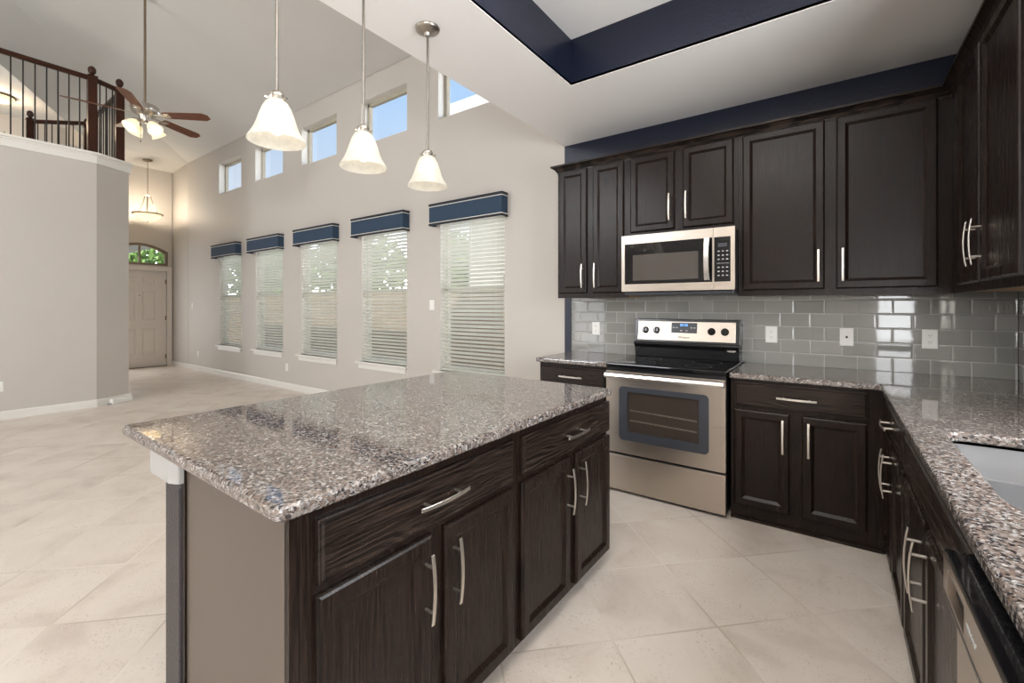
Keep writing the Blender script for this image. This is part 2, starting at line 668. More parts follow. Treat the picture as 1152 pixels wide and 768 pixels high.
M['charcoal'] = simple('charcoal_enamel', (0.035, 0.038, 0.046), 0.30)
M['screen'] = simple('perforated_screen', (0.040, 0.030, 0.024), 0.12)
M['mwscreen'] = simple('microwave_screen', (0.075, 0.066, 0.058), 0.10)
M['rack'] = steel('oven_rack_wire', (0.45, 0.40, 0.34), 0.3)
M['button'] = simple('grey_button', (0.42, 0.42, 0.42), 0.4)
M['lcd'] = emitter('blue_display', (0.10, 0.28, 0.75), 1.2)
M['valance'] = simple('navy_fabric', (0.022, 0.047, 0.086), 0.8)
M['piping'] = simple('cream_piping', (0.72, 0.70, 0.63), 0.7)
M['band'] = simple('dark_braid', (0.022, 0.022, 0.030), 0.8)
M['slat'] = slat_mat()
M['vinyl'] = simple('taupe_vinyl_frame', (0.44, 0.40, 0.32), 0.45)
M['vinylw'] = simple('almond_vinyl_frame', (0.66, 0.63, 0.55), 0.45)
M['glass'] = thin_glass('window_glass')
M['cherry'] = wood('cherry_railing', 'z', (0.030, 0.0095, 0.005), (0.055, 0.019, 0.009), 0.26)
M['iron'] = simple('black_iron', (0.012, 0.011, 0.012), 0.4)
M['blade'] = wood('walnut_blade', 'x', (0.085, 0.028, 0.012), (0.17, 0.062, 0.026), 0.35)
M['bladetop'] = simple('pale_blade_face', (0.36, 0.30, 0.23), 0.4)
M['shade'] = shade_glass('alabaster_shade', (0.80, 0.77, 0.70), 0.08)
M['fanshade'] = shade_glass('fan_shade', (0.95, 0.88, 0.74), 0.15)
M['bowl'] = shade_glass('bowl_shade', (0.95, 0.84, 0.62), 0.55)
M['bulb'] = emitter('lit_bulb', (1.0, 0.93, 0.80), 5.0)
M['door'] = simple('door_paint', (0.74, 0.68, 0.62), 0.42)
M['bronze'] = steel('aged_bronze', (0.26, 0.20, 0.14), 0.35)
M['ground'] = simple('dry_ground', (0.46, 0.42, 0.34), 0.9)
M['fence'] = wood('cedar_fence', 'z', (0.34, 0.25, 0.17), (0.47, 0.36, 0.26), 0.8, 0.3)
M['leaf'] = simple('tree_leaf', (0.20, 0.34, 0.09), 0.6)
M['bark'] = simple('bark', (0.10, 0.07, 0.05), 0.9)
M['siding'] = simple('pale_siding', (0.74, 0.72, 0.67), 0.8)
M['shingle'] = simple('roof_shingle', (0.16, 0.14, 0.13), 0.9)

# ------------------------------------------------------------------ key dimensions
YW = 3.736           # window wall and range wall
XR = 0.862           # sink wall
ZK = 2.848           # kitchen ceiling
XK = -2.07           # edge of the kitchen ceiling
XL, YCH = -7.919, 1.59   # loft wall plane and where its corner is cut
XCH2, YCH2 = -8.119, 1.971
XD = -12.15          # front door wall
ZM, SL = 4.434, 0.276    # spring of the vault at the window wall and its slope
XF = -11.26
ZCAP = 3.36


def zA(y):
    return ZM + SL * (YW - y)


def zB(x):
    return ZM + SL * (x - XF)


# ------------------------------------------------------------------ structure
g = G()
g.box(XD - 0.2, XR + 0.2, YB - 0.2, YW + 0.15, -0.12, 0.0).box(XR + 0.2, 2.4, YB - 0.2, -0.3, -0.12, 0.0)
struct(g.build('floor', M['floor']))


def wall_with_holes(name, mat, xs, zs, holes, y0, y1, parent=None):
    """slab between y0 and y1 made of cells, leaving the rectangular holes open"""
    X = sorted(set(xs + [h[0] for h in holes] + [h[1] for h in holes]))
    Z = sorted(set(zs + [h[2] for h in holes] + [h[3] for h in holes]))
    g = G()
    idx = {}

    def vid(x, y, z):
        k = (x, y, z)
        if k not in idx:
            idx[k] = len(g.v)
            g.v.append(k)
        return idx[k]

    def solid(i, j):
        if i < 0 or j < 0 or i >= len(X) - 1 or j >= len(Z) - 1:
            return False
        cx, cz = (X[i] + X[i + 1]) / 2, (Z[j] + Z[j + 1]) / 2
        return not any(h[0] < cx < h[1] and h[2] < cz < h[3] for h in holes)
    for i in range(len(X) - 1):
        for j in range(len(Z) - 1):
            if not solid(i, j):
                continue
            a, b, c, d = X[i], X[i + 1], Z[j], Z[j + 1]
            g.f.append((vid(a, y0, c), vid(b, y0, c), vid(b, y0, d), vid(a, y0, d)))
            g.f.append((vid(a, y1, c), vid(a, y1, d), vid(b, y1, d), vid(b, y1, c)))
            if not solid(i - 1, j):
                g.f.append((vid(a, y0, c), vid(a, y0, d), vid(a, y1, d), vid(a, y1, c)))
            if not solid(i + 1, j):
                g.f.append((vid(b, y0, c), vid(b, y1, c), vid(b, y1, d), vid(b, y0, d)))
            if not solid(i, j - 1):
                g.f.append((vid(a, y0, c), vid(a, y1, c), vid(b, y1, c), vid(b, y0, c)))
            if not solid(i, j + 1):
                g.f.append((vid(a, y0, d), vid(b, y0, d), vid(b, y1, d), vid(a, y1, d)))
    return g.build(name, mat, parent)


WX = [(-9.700, -8.777), (-8.225, -7.286), (-6.745, -5.772), (-5.210, -4.291), (-3.720, -2.777)]
CXS = [(-9.728, -8.778), (-8.238, -7.293), (-6.723, -5.789), (-5.212, -4.288), (-3.750, -2.80)]
ZS, ZH = 0.585, 2.40
ZC0, ZC1 = 3.515, 4.115
holes = [(a, b, ZS, ZH) for a, b in WX] + [(a, b, ZC0, ZC1) for a, b in CXS]
struct(wall_with_holes('wall_window', M['wall'], [XF, XK], [0.0, 4.6], holes, YW, YW + 0.16))
struct(G().box(XD - 0.15, XF, YW - 0.004, YW + 0.16, 0, 4.6).build('wall_foyer', M['wall']))
struct(G().box(XK, XR + 0.15, YW, YW + 0.16, 0, 3.3).build('wall_kitchen', M['navy']))
wo_ = wall_with_holes('wall_sink', M['navy'], [0.0, YW + 0.4], [0.0, 3.3], [(YW - SWY1, YW - SWY0, SWZ0, SWZ1)], 0.0, 0.15)
wo_.data.transform(Matrix.Translation((XR, YW, 0)) @ Matrix.Rotation(-PI / 2, 4, 'Z'))
struct(wo_)
g = G()
for y0, y1, z0, z1 in ((SWY0, SWY0 + 0.04, SWZ0, SWZ1), (SWY1 - 0.04, SWY1, SWZ0, SWZ1), (SWY0, SWY1, SWZ0, SWZ0 + 0.04), (SWY0, SWY1, SWZ1 - 0.04, SWZ1), ((SWY0 + SWY1) / 2 - 0.012, (SWY0 + SWY1) / 2 + 0.012, SWZ0, SWZ1), (SWY0, SWY1, (SWZ0 + SWZ1) / 2 - 0.02, (SWZ0 + SWZ1) / 2 + 0.02)):
    g.box(XR + 0.03, XR + 0.075, y0, y1, z0, z1)
wo_ = wall_with_holes('wall_nook', M['wall'], [0.0, -0.25 - YB], [0.0, 3.3], [(-0.25 - NY1, -0.25 - NY0, NZ0, NZ1)], 0.0, 0.15)
wo_.data.transform(Matrix.Translation((2.3, -0.25, 0)) @ Matrix.Rotation(-PI / 2, 4, 'Z'))
struct(wo_)
struct(G().box(XR + 0.15, 2.3, -0.4, -0.25, 0, 3.3).build('wall_nook_end', M['wall']))
g2 = G()
for y0, y1, z0, z1 in ((NY0, NY0 + 0.05, NZ0, NZ1), (NY1 - 0.05, NY1, NZ0, NZ1), (NY0, NY1, NZ0, NZ0 + 0.05), (NY0, NY1, NZ1 - 0.05, NZ1), ((NY0 + NY1) / 2 - 0.03, (NY0 + NY1) / 2 + 0.03, NZ0, NZ1)):
    g2.box(2.30, 2.345, y0, y1, z0, z1)
w2_ = struct(g2.build('window_19', M['vinylw']))  # frame of the window added for side light
G().box(2.320, 2.324, NY0 + 0.03, NY1 - 0.03, NZ0 + 0.03, NZ1 - 0.03).build('pane', M['glass'], w2_)
w = struct(g.build('window_18', M['vinylw']))
G().box(XR + 0.050, XR + 0.054, SWY0 + 0.03, SWY1 - 0.03, SWZ0 + 0.03, SWZ1 - 0.03).build('pane', M['glass'], w)
struct(wall_with_holes('wall_back', M['wall'], [-13.2, 2.3], [0, 6.9], [(a, b, c, d) for a, b, c, d in BACK_WINDOWS], YB - 0.16, YB))
for i, (a, b, c, d) in enumerate(BACK_WINDOWS):
    g = G()
    g.box(a, b, YB - 0.13, YB - 0.08, c, c + 0.05).box(a, b, YB - 0.13, YB - 0.08, d - 0.05, d)
    g.box(a, a + 0.05, YB - 0.13, YB - 0.08, c, d).box(b - 0.05, b, YB - 0.13, YB - 0.08, c, d).box(a, b, YB - 0.13, YB - 0.08, (c + d) / 2 - 0.025, (c + d) / 2 + 0.025)
    w = struct(g.build('window_%d' % (i + 12), M['vinylw']))
    G().box(a + 0.04, b - 0.04, YB - 0.108, YB - 0.102, c + 0.04, d - 0.04).build('pane', M['glass'], w)

# the loft block: solid lower walls with a corner cut at 45 degrees
loft_poly = [(XL, YB), (XL, YCH), (XCH2, YCH2), (-11.2, YCH2), (-11.2, YB)]
struct(G().prism(loft_poly, 0, 3.22).build('wall_loft', M['wall']))

# door wall with the arched transom opening
DY1 = 3.623                      # hinge side of the front door
DY0 = DY1 - 0.955
DYC = (DY0 + DY1) / 2
TRW, TRZ0, TRZS, TRZP = 0.995, 2.235, 2.545, 2.705
arc = []
ta, tb = DYC - TRW / 2, DYC + TRW / 2
for i in range(13):
    q = i / 12
    y = ta + (tb - ta) * q
    arc.append((y, TRZS + (TRZP - TRZS) * (1 - (2 * q - 1) ** 2)))
g = G()
T0, T1 = XD - 0.15, XD


def dw(poly):
    n = len(poly)
    g.add([(T1, y, z) for y, z in poly] + [(T0, y, z) for y, z in poly],
          [tuple(range(n)), tuple(range(2 * n - 1, n - 1, -1))] + [(i, (i + 1) % n, n + (i + 1) % n, n + i) for i in range(n)])


ZDH = 2.115
dw([(1.2, 0), (DY0, 0), (DY0, ZDH), (DY0, TRZ0), (ta, TRZ0), (ta, TRZS), (ta, 4.5), (1.2, 4.5)])
dw([(DY1, 0), (YW - 0.02, 0), (YW - 0.02, 4.5), (tb, 4.5), (tb, TRZS), (tb, TRZ0), (DY1, TRZ0), (DY1, ZDH)])
dw([(DY0, ZDH), (DY1, ZDH), (DY1, TRZ0), (DY0, TRZ0)])
for (y0, z0), (y1, z1) in zip(arc, arc[1:]):
    dw([(y0, z0), (y1, z1), (y1, 4.5), (y0, 4.5)])
struct(g.build('wall_door', M['wall']))

# hall behind the loft rail
struct(G().box(-13.3, -13.15, YB, 2.3, 3.0, 5.3).build('wall_hall', M['wall']))
struct(G().box(-13.15, XF, 2.148, 2.2, 4.436, 5.15).build('wall_hall_side', M['wall']))
g = G()
g.add([(-13.15, YB, 5.085), (-8.9, YB, 5.085), (-8.9, 0.21, 5.085), (-11.26, 2.148, 5.085), (-13.15, 2.148, 5.085)], [(0, 1, 2, 3, 4)])
struct(g.build('ceiling_hall', M['ceil_kit']))
g = G()
hx = XF + (YW - YB)
A = [(XF, YW, ZM), (XK, YW, ZM), (XK, YB, zA(YB)), (hx, YB, zA(YB))]
g.add(A, [(0, 1, 2, 3)])
B = [(XF, YW, ZM), (hx, YB, zA(YB)), (-8.9, YB, zB(-8.9)), (-8.9, 0.21, zB(-8.9)), (-9.92, 1.05, zB(-9.92)), (XF, 2.148, ZM)]
g.add(B, [tuple(range(len(B)))])
g.add([(XF, YW, ZM), (XF, 2.148, ZM), (XD, 2.148, ZM - 0.06), (XD, YW, ZM - 0.06)], [(0, 1, 2, 3)])
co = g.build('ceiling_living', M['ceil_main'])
md = co.modifiers.new('thick', 'SOLIDIFY')
md.thickness = 0.05
md.offset = 0
struct(co)

# kitchen ceiling with its raised tray
TX0, TX1, TY0, TY1, ZT = -1.463, 0.32, -1.6, 2.733, 3.165
g = G()
for x0, x1, y0, y1 in ((XK, TX0, YB, YW), (TX1, XR, YB, YW), (XR, 2.3, YB, -0.25), (TX0, TX1, TY1, YW), (TX0, TX1, YB, TY0)):
    g.box(x0, x1, y0, y1, ZK, ZK + 0.02)
struct(g.build('ceiling', M['ceil_kit']))
g = G()
for a, b in (((TX0, TY0), (TX0, TY1)), ((TX0, TY1), (TX1, TY1)), ((TX1, TY1), (TX1, TY0)), ((TX1, TY0), (TX0, TY0))):
    g.add([(a[0], a[1], ZK + 0.004), (b[0], b[1], ZK + 0.004), (b[0], b[1], ZT), (a[0], a[1], ZT)], [(0, 1, 2, 3)])
tr = g.build('trim_1', M['navy'])
struct(tr, 'navy band inside the raised ceiling tray')
struct(G().box(TX0 - 0.05, TX1 + 0.05, TY0 - 0.05, TY1 + 0.05, ZT, ZT + 0.05).build('ceiling_tray', M['ceil_kit']))
struct(G().box(XK, XK + 0.1, YB, YW, ZK + 0.02, 6.9).build('wall_upper', M['wall']))

# baseboards
BB = [(0, 0), (0.014, 0), (0.014, 0.082), (0.009, 0.096), (0, 0.10)]


def baseboard(name, a, b, nrm):
    g = G()
    g.extrude(BB, (a[0], a[1], 0), (b[0], b[1], 0), (nrm[0], nrm[1], 0), (0, 0, 1))
    struct(g.build(name, M['trim']))


baseboard('baseboard_window', (XF, YW), (-2.03, YW), (0, -1))
baseboard('baseboard_foyer', (XD, YW - 0.004), (XF, YW - 0.004), (0, -1))
baseboard('baseboard_loft', (XL, YB), (XL, YCH + 0.005), (1, 0))
dch = Vector((XCH2 - XL, YCH2 - YCH)).normalized()
nch = Vector((dch.y, -dch.x))
baseboard('baseboard_corner', (XL, YCH), (XCH2, YCH2 + 0.02), (nch.x, nch.y))
# cap on the loft wall
CAP = [(-0.16, 0), (0.012, 0), (0.012, 0.085), (0.02, 0.09), (0.02, 0.105), (0.04, 0.112), (0.04, 0.14), (-0.16, 0.14)]
g = G()
zc = 3.22
ring_a = [(XL + p, YB, zc + q) for p, q in CAP]
t22 = math.tan((PI / 2 - math.atan2(dch.y, -dch.x)) / 2)
ring_b = [(XL + p, YCH + p * t22, zc + q) for p, q in CAP]
ring_c = [(XCH2 + nch.x * p + dch.x * 0.03, YCH2 + nch.y * p + dch.y * 0.03, zc + q) for p, q in CAP]
n = len(CAP)
g.add(ring_a + ring_b + ring_c, [tuple(range(n)), tuple(range(3 * n - 1, 2 * n - 1, -1))] + [(k * n + i, k * n + (i + 1) % n, (k + 1) * n + (i + 1) % n, (k + 1) * n + i) for k in (0, 1) for i in range(n)])
struct(g.build('trim_2', M['trim']), 'white cap along the top of the loft wall')

# ------------------------------------------------------------------ windows of the window wall
for i, (a, b) in enumerate(WX):
    y0 = YW + 0.085
    g = G()
    for x0, x1, z0, z1 in ((a, a + 0.045, ZS, ZH), (b - 0.045, b, ZS, ZH), (a, b, ZS, ZS + 0.05), (a, b, ZH - 0.05, ZH), (a, b, 1.50, 1.56)):
        g.box(x0, x1, y0, y0 + 0.05, z0, z1)
    w = struct(g.build('window_%d' % (i + 1), M['vinylw']))
    G().box(a + 0.03, b - 0.03, y0 + 0.022, y0 + 0.028, ZS + 0.03, ZH - 0.03).build('pane', M['glass'], w)
    g = G()
    g.box(a - 0.09, b + 0.015, YW - 0.045, YW + 0.08, ZS - 0.025, ZS)
    g.box(a - 0.05, b - 0.02, YW - 0.014, YW, ZS - 0.095, ZS - 0.025)
    g.build('window_sill', M['trim'], w, 0.003)
    g = G()
    g.box(a + 0.001, a + 0.004, YW + 0.001, y0, ZS, ZH).box(b - 0.004, b - 0.001, YW + 0.001, y0, ZS, ZH)
    g.build('window_jamb', M['trim'], w)
for i, (a, b) in enumerate(CXS):
    y0 = YW + 0.105
    g = G()
    t_ = 0.045
    for x0, x1, z0, z1 in ((a, a + t_, ZC0, ZC1), (b - t_, b, ZC0, ZC1), (a, b, ZC0, ZC0 + t_), (a, b, ZC1 - t_, ZC1)):
        g.box(x0, x1, y0, y0 + 0.05, z0, z1)
    w = struct(g.build('window_%d' % (i + 6), M['vinyl']))
    G().box(a + 0.03, b - 0.03, y0 + 0.022, y0 + 0.028, ZC0 + 0.03, ZC1 - 0.03).build('pane', M['glass'], w)
    g = G()
    g.box(a, a + 0.003, YW + 0.0015, y0, ZC0, ZC1).box(b - 0.003, b, YW + 0.0015, y0, ZC0, ZC1)
    g.box(a, b, YW + 0.0015, y0, ZC0, ZC0 + 0.003).box(a, b, YW + 0.0015, y0, ZC1 - 0.003, ZC1)
    g.build('window_jamb', M['trim'], w)

# transom over the front door
g = G()
xw0, xw1 = XD - 0.09, XD - 0.03
fr = 0.05
outer = [(ta, TRZ0)] + arc + [(tb, TRZ0)]
inner = [(ta + fr, TRZ0 + fr)] + [(ta + fr + (y - ta) * (tb - ta - 2 * fr) / (tb - ta), z - fr) for y, z in arc] + [(tb - fr, TRZ0 + fr)]
m = len(outer)
vs = [(xw1, y, z) for y, z in outer] + [(xw1, y, z) for y, z in inner] + [(xw0, y, z) for y, z in outer] + [(xw0, y, z) for y, z in inner]
fs = []
for i in range(m):
    j = (i + 1) % m
    fs += [(i, j, m + j, m + i), (2 * m + i, 3 * m + i, 3 * m + j, 2 * m + j), (m + i, m + j, 3 * m + j, 3 * m + i), (i, 2 * m + i, 2 * m + j, j)]
g.add(vs, fs)
g.box(xw0, xw1, DYC - 0.014, DYC + 0.014, TRZ0 + fr, TRZP - fr - 0.002)
w = struct(g.build('window_11', M['bronze']))
g = G()
n = len(inner)
g.add([(xw0 + 0.03, y, z) for y, z in inner] + [(xw0 + 0.034, y, z) for y, z in inner],
      [tuple(range(n)), tuple(range(2 * n - 1, n - 1, -1))] + [(i, (i + 1) % n, n + (i + 1) % n, n + i) for i in range(n)])
g.build('pane', M['glass'], w)

# front door: six panels, facing +X
d1 = thing('door_1', 'white six-panel front door under the arched transom', 'door', (XD - 0.045, DY0 + 0.004, 0.012), PI / 2)
d1['kind'] = 'structure'
W_ = DY1 - DY0 - 0.008
H_ = ZDH - 0.02
g = G()
pan = [(0.12, 0.43, 1.795, 1.965), (0.12, 0.43, 1.015, 1.665), (0.12, 0.43, 0.25, 0.845)]
cols = [(W_ / 2 - 0.045 - 0.26, W_ / 2 - 0.045), (W_ / 2 + 0.045, W_ / 2 + 0.045 + 0.26)]
hol = [(c0, c1, z0, z1) for c0, c1 in cols for (_, _, z0, z1) in pan]
body = wall_with_holes('door_slab', M['door'], [0.0, W_], [0.0, H_], hol, 0.0, 0.044, d1)
for c0, c1, z0, z1 in hol:
    G().rings(c0, c1, z0, z1, [(0, 0.030), (0, 0.0), (0.018, 0.014), (0.034, 0.014), (0.055, 0.004)]).build('door_panel', M['door'], d1)
for z in (0.2, 1.06, 1.87):
    G().cyl((W_ + 0.002, -0.006, z - 0.05), (W_ + 0.002, -0.006, z + 0.05), 0.008, n=8).box(W_ - 0.02, W_ + 0.02, -0.003, 0.0, z - 0.05, z + 0.05).build('hinge', M['bronze'], d1)
G().cyl((W_ / 2, -0.004, 1.56), (W_ / 2, 0.0, 1.56), 0.012).build('peephole', M['bronze'], d1)
g = G()
CW = 0.095
for y0, y1, z0, z1 in ((DY1, DY1 + CW - 0.003, 0, ZDH + CW), (DY0 - CW, DY0, 0, ZDH + CW), (DY0, DY1, ZDH, ZDH + CW)):
    g.box(XD, XD + 0.016, y0, y1, z0, z1)
struct(g.build('trim_3', M['door'], bevel=0.004), 'casing around the front door')
struct(G().box(XD - 0.1, XD + 0.01, DY0, DY1, 0.0, 0.012).build('trim_4', M['bronze']), 'threshold under the front door')

# tiled splash
g = G()
g.box(-1.99, XR - 0.011, YW - 0.009, YW, 0.914, 1.415)
struct(g.build('trim_5', M['tile_x']), 'grey glass subway tile behind the range and counter')
struct(G().box(XR - 0.009, XR, SWY1 + 0.005, YW - 0.010, 0.914, 1.415).box(XR - 0.009, XR, -0.6, SWY1 + 0.005, 0.914, SWZ0 - 0.005).build('trim_6', M['tile_y']), 'grey glass subway tile along the sink wall')

# ------------------------------------------------------------------ cabinet pieces (local frame: x to the right, front faces -Y, z up)
FW = 0.058


def grid_frame(g, a, b, rails, stiles):
    """rails run through, stiles stand between them"""
    rails = sorted(rails)
    for z0, z1 in rails:
        g.box(a, b, 0, 0.02, z0, z1)
    for (_, z0), (z1, _) in zip(rails, rails[1:]):
        for x0, x1 in stiles:
            g.box(x0, x1, 0, 0.02, z0, z1)


def door_front(x0, x1, z0, z1, yb, t=0.020, fw=FW):
    yf = yb - t
    g = G()
    g.rings(x0, x1, z0, z1, [(0, yb), (0, yf + 0.008), (0.003, yf + 0.003), (0.009, yf), (fw - 0.014, yf), (fw - 0.011, yf + 0.002), (fw - 0.001, yf + 0.009), (fw + 0.003, yf + 0.0115)])
    return g


def drawer_front(x0, x1, z0, z1, yb, t=0.020):
    yf = yb - t
    g = G()
    g.rings(x0, x1, z0, z1, [(0, yb), (0, yf + 0.007), (0.003, yf + 0.005), (0.007, yf + 0.005), (0.012, yf), (0.014, yf)])
    return g


def pull(cx, cz, y, vertical, L=0.20):
    """arched bar pull on two posts"""
    g = G()
    N = 12
    pts = []
    for i in range(N + 1):
        s_ = -1 + 2 * i / N
        off = 0.030 + 0.009 * (1 - s_ * s_)
        pts.append((s_ * L / 2, off))
    w, t = 0.0058, 0.0026
    vs = []
    for s_, off in pts:
        for dw_, dt_ in ((-w, -t), (w, -t), (w, t), (-w, t)):
            if vertical:
                vs.append((cx + dw_, y - off + dt_, cz + s_))
            else:
                vs.append((cx + s_, y - off + dt_, cz + dw_))
    fs = [(0, 1, 2, 3), tuple(N * 4 + i for i in (3, 2, 1, 0))]
    for i in range(N):
        for k in range(4):
            fs.append((i * 4 + k, (i + 1) * 4 + k, (i + 1) * 4 + (k + 1) % 4, i * 4 + (k + 1) % 4))
    g.add(vs, fs)
    for s_ in (-0.64, 0.64):
        a = s_ * L / 2
        off = 0.030 + 0.009 * (1 - s_ * s_)
        p = (cx, y, cz + a) if vertical else (cx + a, y, cz)
        q = (p[0], y - off, p[2])
        g.cyl(p, q, 0.0045, n=10)
    return g


def add_door(t, x0, x1, z0, z1, hx=None, hz=None, yb=0.0, vertical=True, hl=0.20, fw=FW):
    d = door_front(x0, x1, z0, z1, yb, fw=fw).build('door', M['wood_v'], t)
    if hx is not None:
        pull(hx, hz, yb - 0.020, vertical, hl).build('handle', M['nickel'], d, 0.0012)
    return d


def add_drawer(t, x0, x1, z0, z1, handle=True, hl=0.20, yb=0.0):
    d = drawer_front(x0, x1, z0, z1, yb).build('drawer', M['wood_h'], t)
    if handle:
        pull((x0 + x1) / 2, (z0 + z1) / 2, yb - 0.020, False, hl).build('handle', M['nickel'], d, 0.0012)
    return d


# ---- island
IX, IY, IROT = -1.4699, 1.3052, -0.0084
IW, IL = 1.1074, 1.6767
isl = thing('kitchen_island', 'dark espresso kitchen island with two drawers and four doors under granite', 'island', (IX, IY, 0), IROT)
# front of the island looks along local +X; parts are laid out in a turned frame held by a part empty-free transform


def turn(o):
    """lay a part drawn facing -Y onto the island's +X face"""
    o.matrix_local = Matrix.Translation((IFX, 0, 0)) @ Matrix.Rotation(PI / 2, 4, 'Z')
    return o


IFX = IW / 2 - 0.052          # face frame plane, local x
YN, YF = -IL / 2 + 0.05, IL / 2 + 0.018   # near and far ends of the carcass
g = G()
g.box(-0.16, IFX - 0.018, YN + 0.012, YF - 0.006, 0.10, 0.870)
g.build('carcass', M['wood_v'], isl)
# face frame
g = G()
b0, b1 = YN, YF


D1 = (0.578 - IY, 1.342 - IY)
D2 = (1.398 - IY, 2.19 - IY)
mids = [(d[0] + d[1]) / 2 for d in (D1, D2)]
grid_frame(g, b0, b1, [(0.05, 0.085), (0.655, 0.70), (0.825, 0.872)],
           [(b0, D1[0] + 0.012), (mids[0] - 0.04, mids[0] + 0.04), (D1[1] - 0.012, D2[0] + 0.012), (mids[1] - 0.04, mids[1] + 0.04), (D2[1] - 0.012, b1)])
turn(g.build('face_frame', M['wood_v'], isl))
for d in (D1, D2):
    mid = (d[0] + d[1]) / 2
    o = turn(drawer_front(d[0], d[1], 0.686, 0.838, 0.0).build('drawer', M['wood_h'], isl))
    pull(mid, 0.765, -0.020, False, 0.20).build('handle', M['nickel'], o, 0.0012)
    for s_, (x0, x1) in ((-1, (d[0] - 0.004, mid - 0.028)), (1, (mid + 0.028, d[1]))):
        o = turn(door_front(x0, x1, 0.068, 0.664, 0.0).build('door', M['wood_v'], isl))
        hx_ = x1 - 0.030 if s_ < 0 else x0 + 0.030
        pull(hx_, 0.525, -0.020, True, 0.20).build('handle', M['nickel'], o, 0.0012)
turn(G().box(b0 + 0.02, b1 - 0.02, 0.06, 0.075, 0.0, 0.10).build('toe_kick', M['wood_h'], isl))
p_ = G().box(-0.095, IFX - 0.004, YN, YN + 0.014, 0.0, 0.872).build('end_panel', M['taupe'], isl)
p_['label'] = 'taupe side panel'
G().box(-0.11, -0.095, YN - 0.006, YN + 0.014, 0.0, 0.872).build('edge_strip', M['wood_v'], isl)
p_ = G().box(-0.245, -0.11, YN - 0.012, YF, 0.0, 0.80).build('knee_wall', M['navy_post'], isl, 0.012, seg=3)
p_['label'] = 'textured dark painted knee wall'
p_ = G().prism([(-0.30, YN - 0.035), (-0.135, YN - 0.035), (-0.10, YN - 0.02), (-0.10, YF), (-0.30, YF)], 0.80, 0.878).build('knee_wall_cap', M['cap'], isl, 0.004)
p_['label'] = 'white cap under the granite'


def slab(poly, z0, z1, r):
    """counter slab with rounded upper and lower edges"""
    g = G()
    c = Vector((sum(p[0] for p in poly) / len(poly), sum(p[1] for p in poly) / len(poly)))
    g.prism(poly, z0, z1)
    return g


def round_rect(x0, x1, y0, y1, r, n=6):
    P = []
    for cx, cy, a0 in ((x1 - r, y1 - r, 0), (x0 + r, y1 - r, 90), (x0 + r, y0 + r, 180), (x1 - r, y0 + r, 270)):
        for i in range(n + 1):
            a = math.radians(a0 + 90 * i / n)
            P.append((cx + r * math.cos(a), cy + r * math.sin(a)))
    return P


o = slab(round_rect(-IW / 2, IW / 2, -IL / 2, IL / 2, 0.022), 0.879, 0.914, 0).build('island_countertop', M['granite'], bevel=0.011, seg=3)
o.location = (IX, IY, 0)
o.rotation_euler = (0, 0, IROT)
tag(o, 'polished brown granite slab with rounded edges on top of the kitchen island', 'countertop')

# ---- base cabinets
YFACE = YW - 0.618      # face frames along the range wall (3.118)


def carcass(t, W, D, z0, z1, inset=0.0):
    G().box(inset, W - inset, 0.02, D, z0, z1).build('carcass', M['wood_v'], t)


def frame(t, W, z0, z1, rails, stiles):
    g = G()
    grid_frame(g, 0, W, rails, stiles)
    g.build('face_frame', M['wood_v'], t)


# right of the range
X0 = -0.527
t = thing('base_cabinet', 'dark base cabinet with one drawer and two doors right of the range', 'cabinet', (X0, YFACE, 0), 0, 'base cabinets')
W = 0.2335 - X0
carcass(t, W, 0.60, 0.0, 0.872)
frame(t, W, 0.0, 0.876, [(0.0, 0.11), (0.68, 0.73), (0.84, 0.876)], [(0, 0.045), (0.30, 0.40), (0.655, W)])
add_drawer(t, 0.024, 0.681, 0.712, 0.857)
add_door(t, 0.020, 0.318, 0.092, 0.690, 0.285, 0.557)
add_door(t, 0.379, 0.679, 0.092, 0.690, 0.412, 0.557)
G().box(0.0, W - 0.012, -0.012, 0.0, 0.0, 0.018).build('shoe_molding', M['wood_h'], t)
# left of the range
X1 = -1.352
X0 = -1.955
t = thing('base_cabinet', 'dark base cabinet with brown drawer left of the range, behind the island', 'cabinet', (X0, YFACE, 0), 0, 'base cabinets')
W = X1 - X0
carcass(t, W, 0.60, 0.0, 0.872)
frame(t, W, 0.0, 0.876, [(0.0, 0.11), (0.68, 0.73), (0.84, 0.876)], [(0, 0.03), (0.26, 0.34), (W - 0.03, W)])
add_drawer(t, 0.018, W - 0.02, 0.712, 0.853)
add_door(t, 0.018, W / 2 - 0.02, 0.092, 0.690, W / 2 - 0.05, 0.557)
add_door(t, W / 2 + 0.02, W - 0.02, 0.092, 0.690, W / 2 + 0.05, 0.557)
# along the sink wall: local x runs towards the camera (-Y), front faces -X
XFACE = 0.235
t = thing('base_cabinet', 'dark base cabinet with drawer and two doors in the corner of the sink run', 'cabinet', (XFACE, YFACE - 0.0015, 0), -PI / 2, 'base cabinets')
W = YFACE - 2.25
carcass(t, W, 0.60, 0.0, 0.872)
frame(t, W, 0.0, 0.876, [(0.0, 0.11), (0.68, 0.73), (0.84, 0.876)], [(0, 0.06), (0.40, 0.46), (W - 0.04, W)])
add_drawer(t, 0.055, W - 0.022, 0.712, 0.857)
add_door(t, 0.055, 0.412, 0.092, 0.690, 0.38, 0.557)
add_door(t, 0.450, W - 0.022, 0.092, 0.690, 0.482, 0.557)
Y0 = 2.248
t = thing('base_cabinet', 'dark sink base cabinet with a plain false front above two doors', 'cabinet', (XFACE, Y0, 0), -PI / 2, 'base cabinets')
W = Y0 - 1.190
g = G()
g.box(0.0, 0.018, 0.02, 0.60, 0.0, 0.872).box(W - 0.018, W, 0.02, 0.60, 0.0, 0.872).box(0.0, W, 0.58, 0.60, 0.0, 0.872).box(0, W, 0.02, 0.60, 0.08, 0.10)
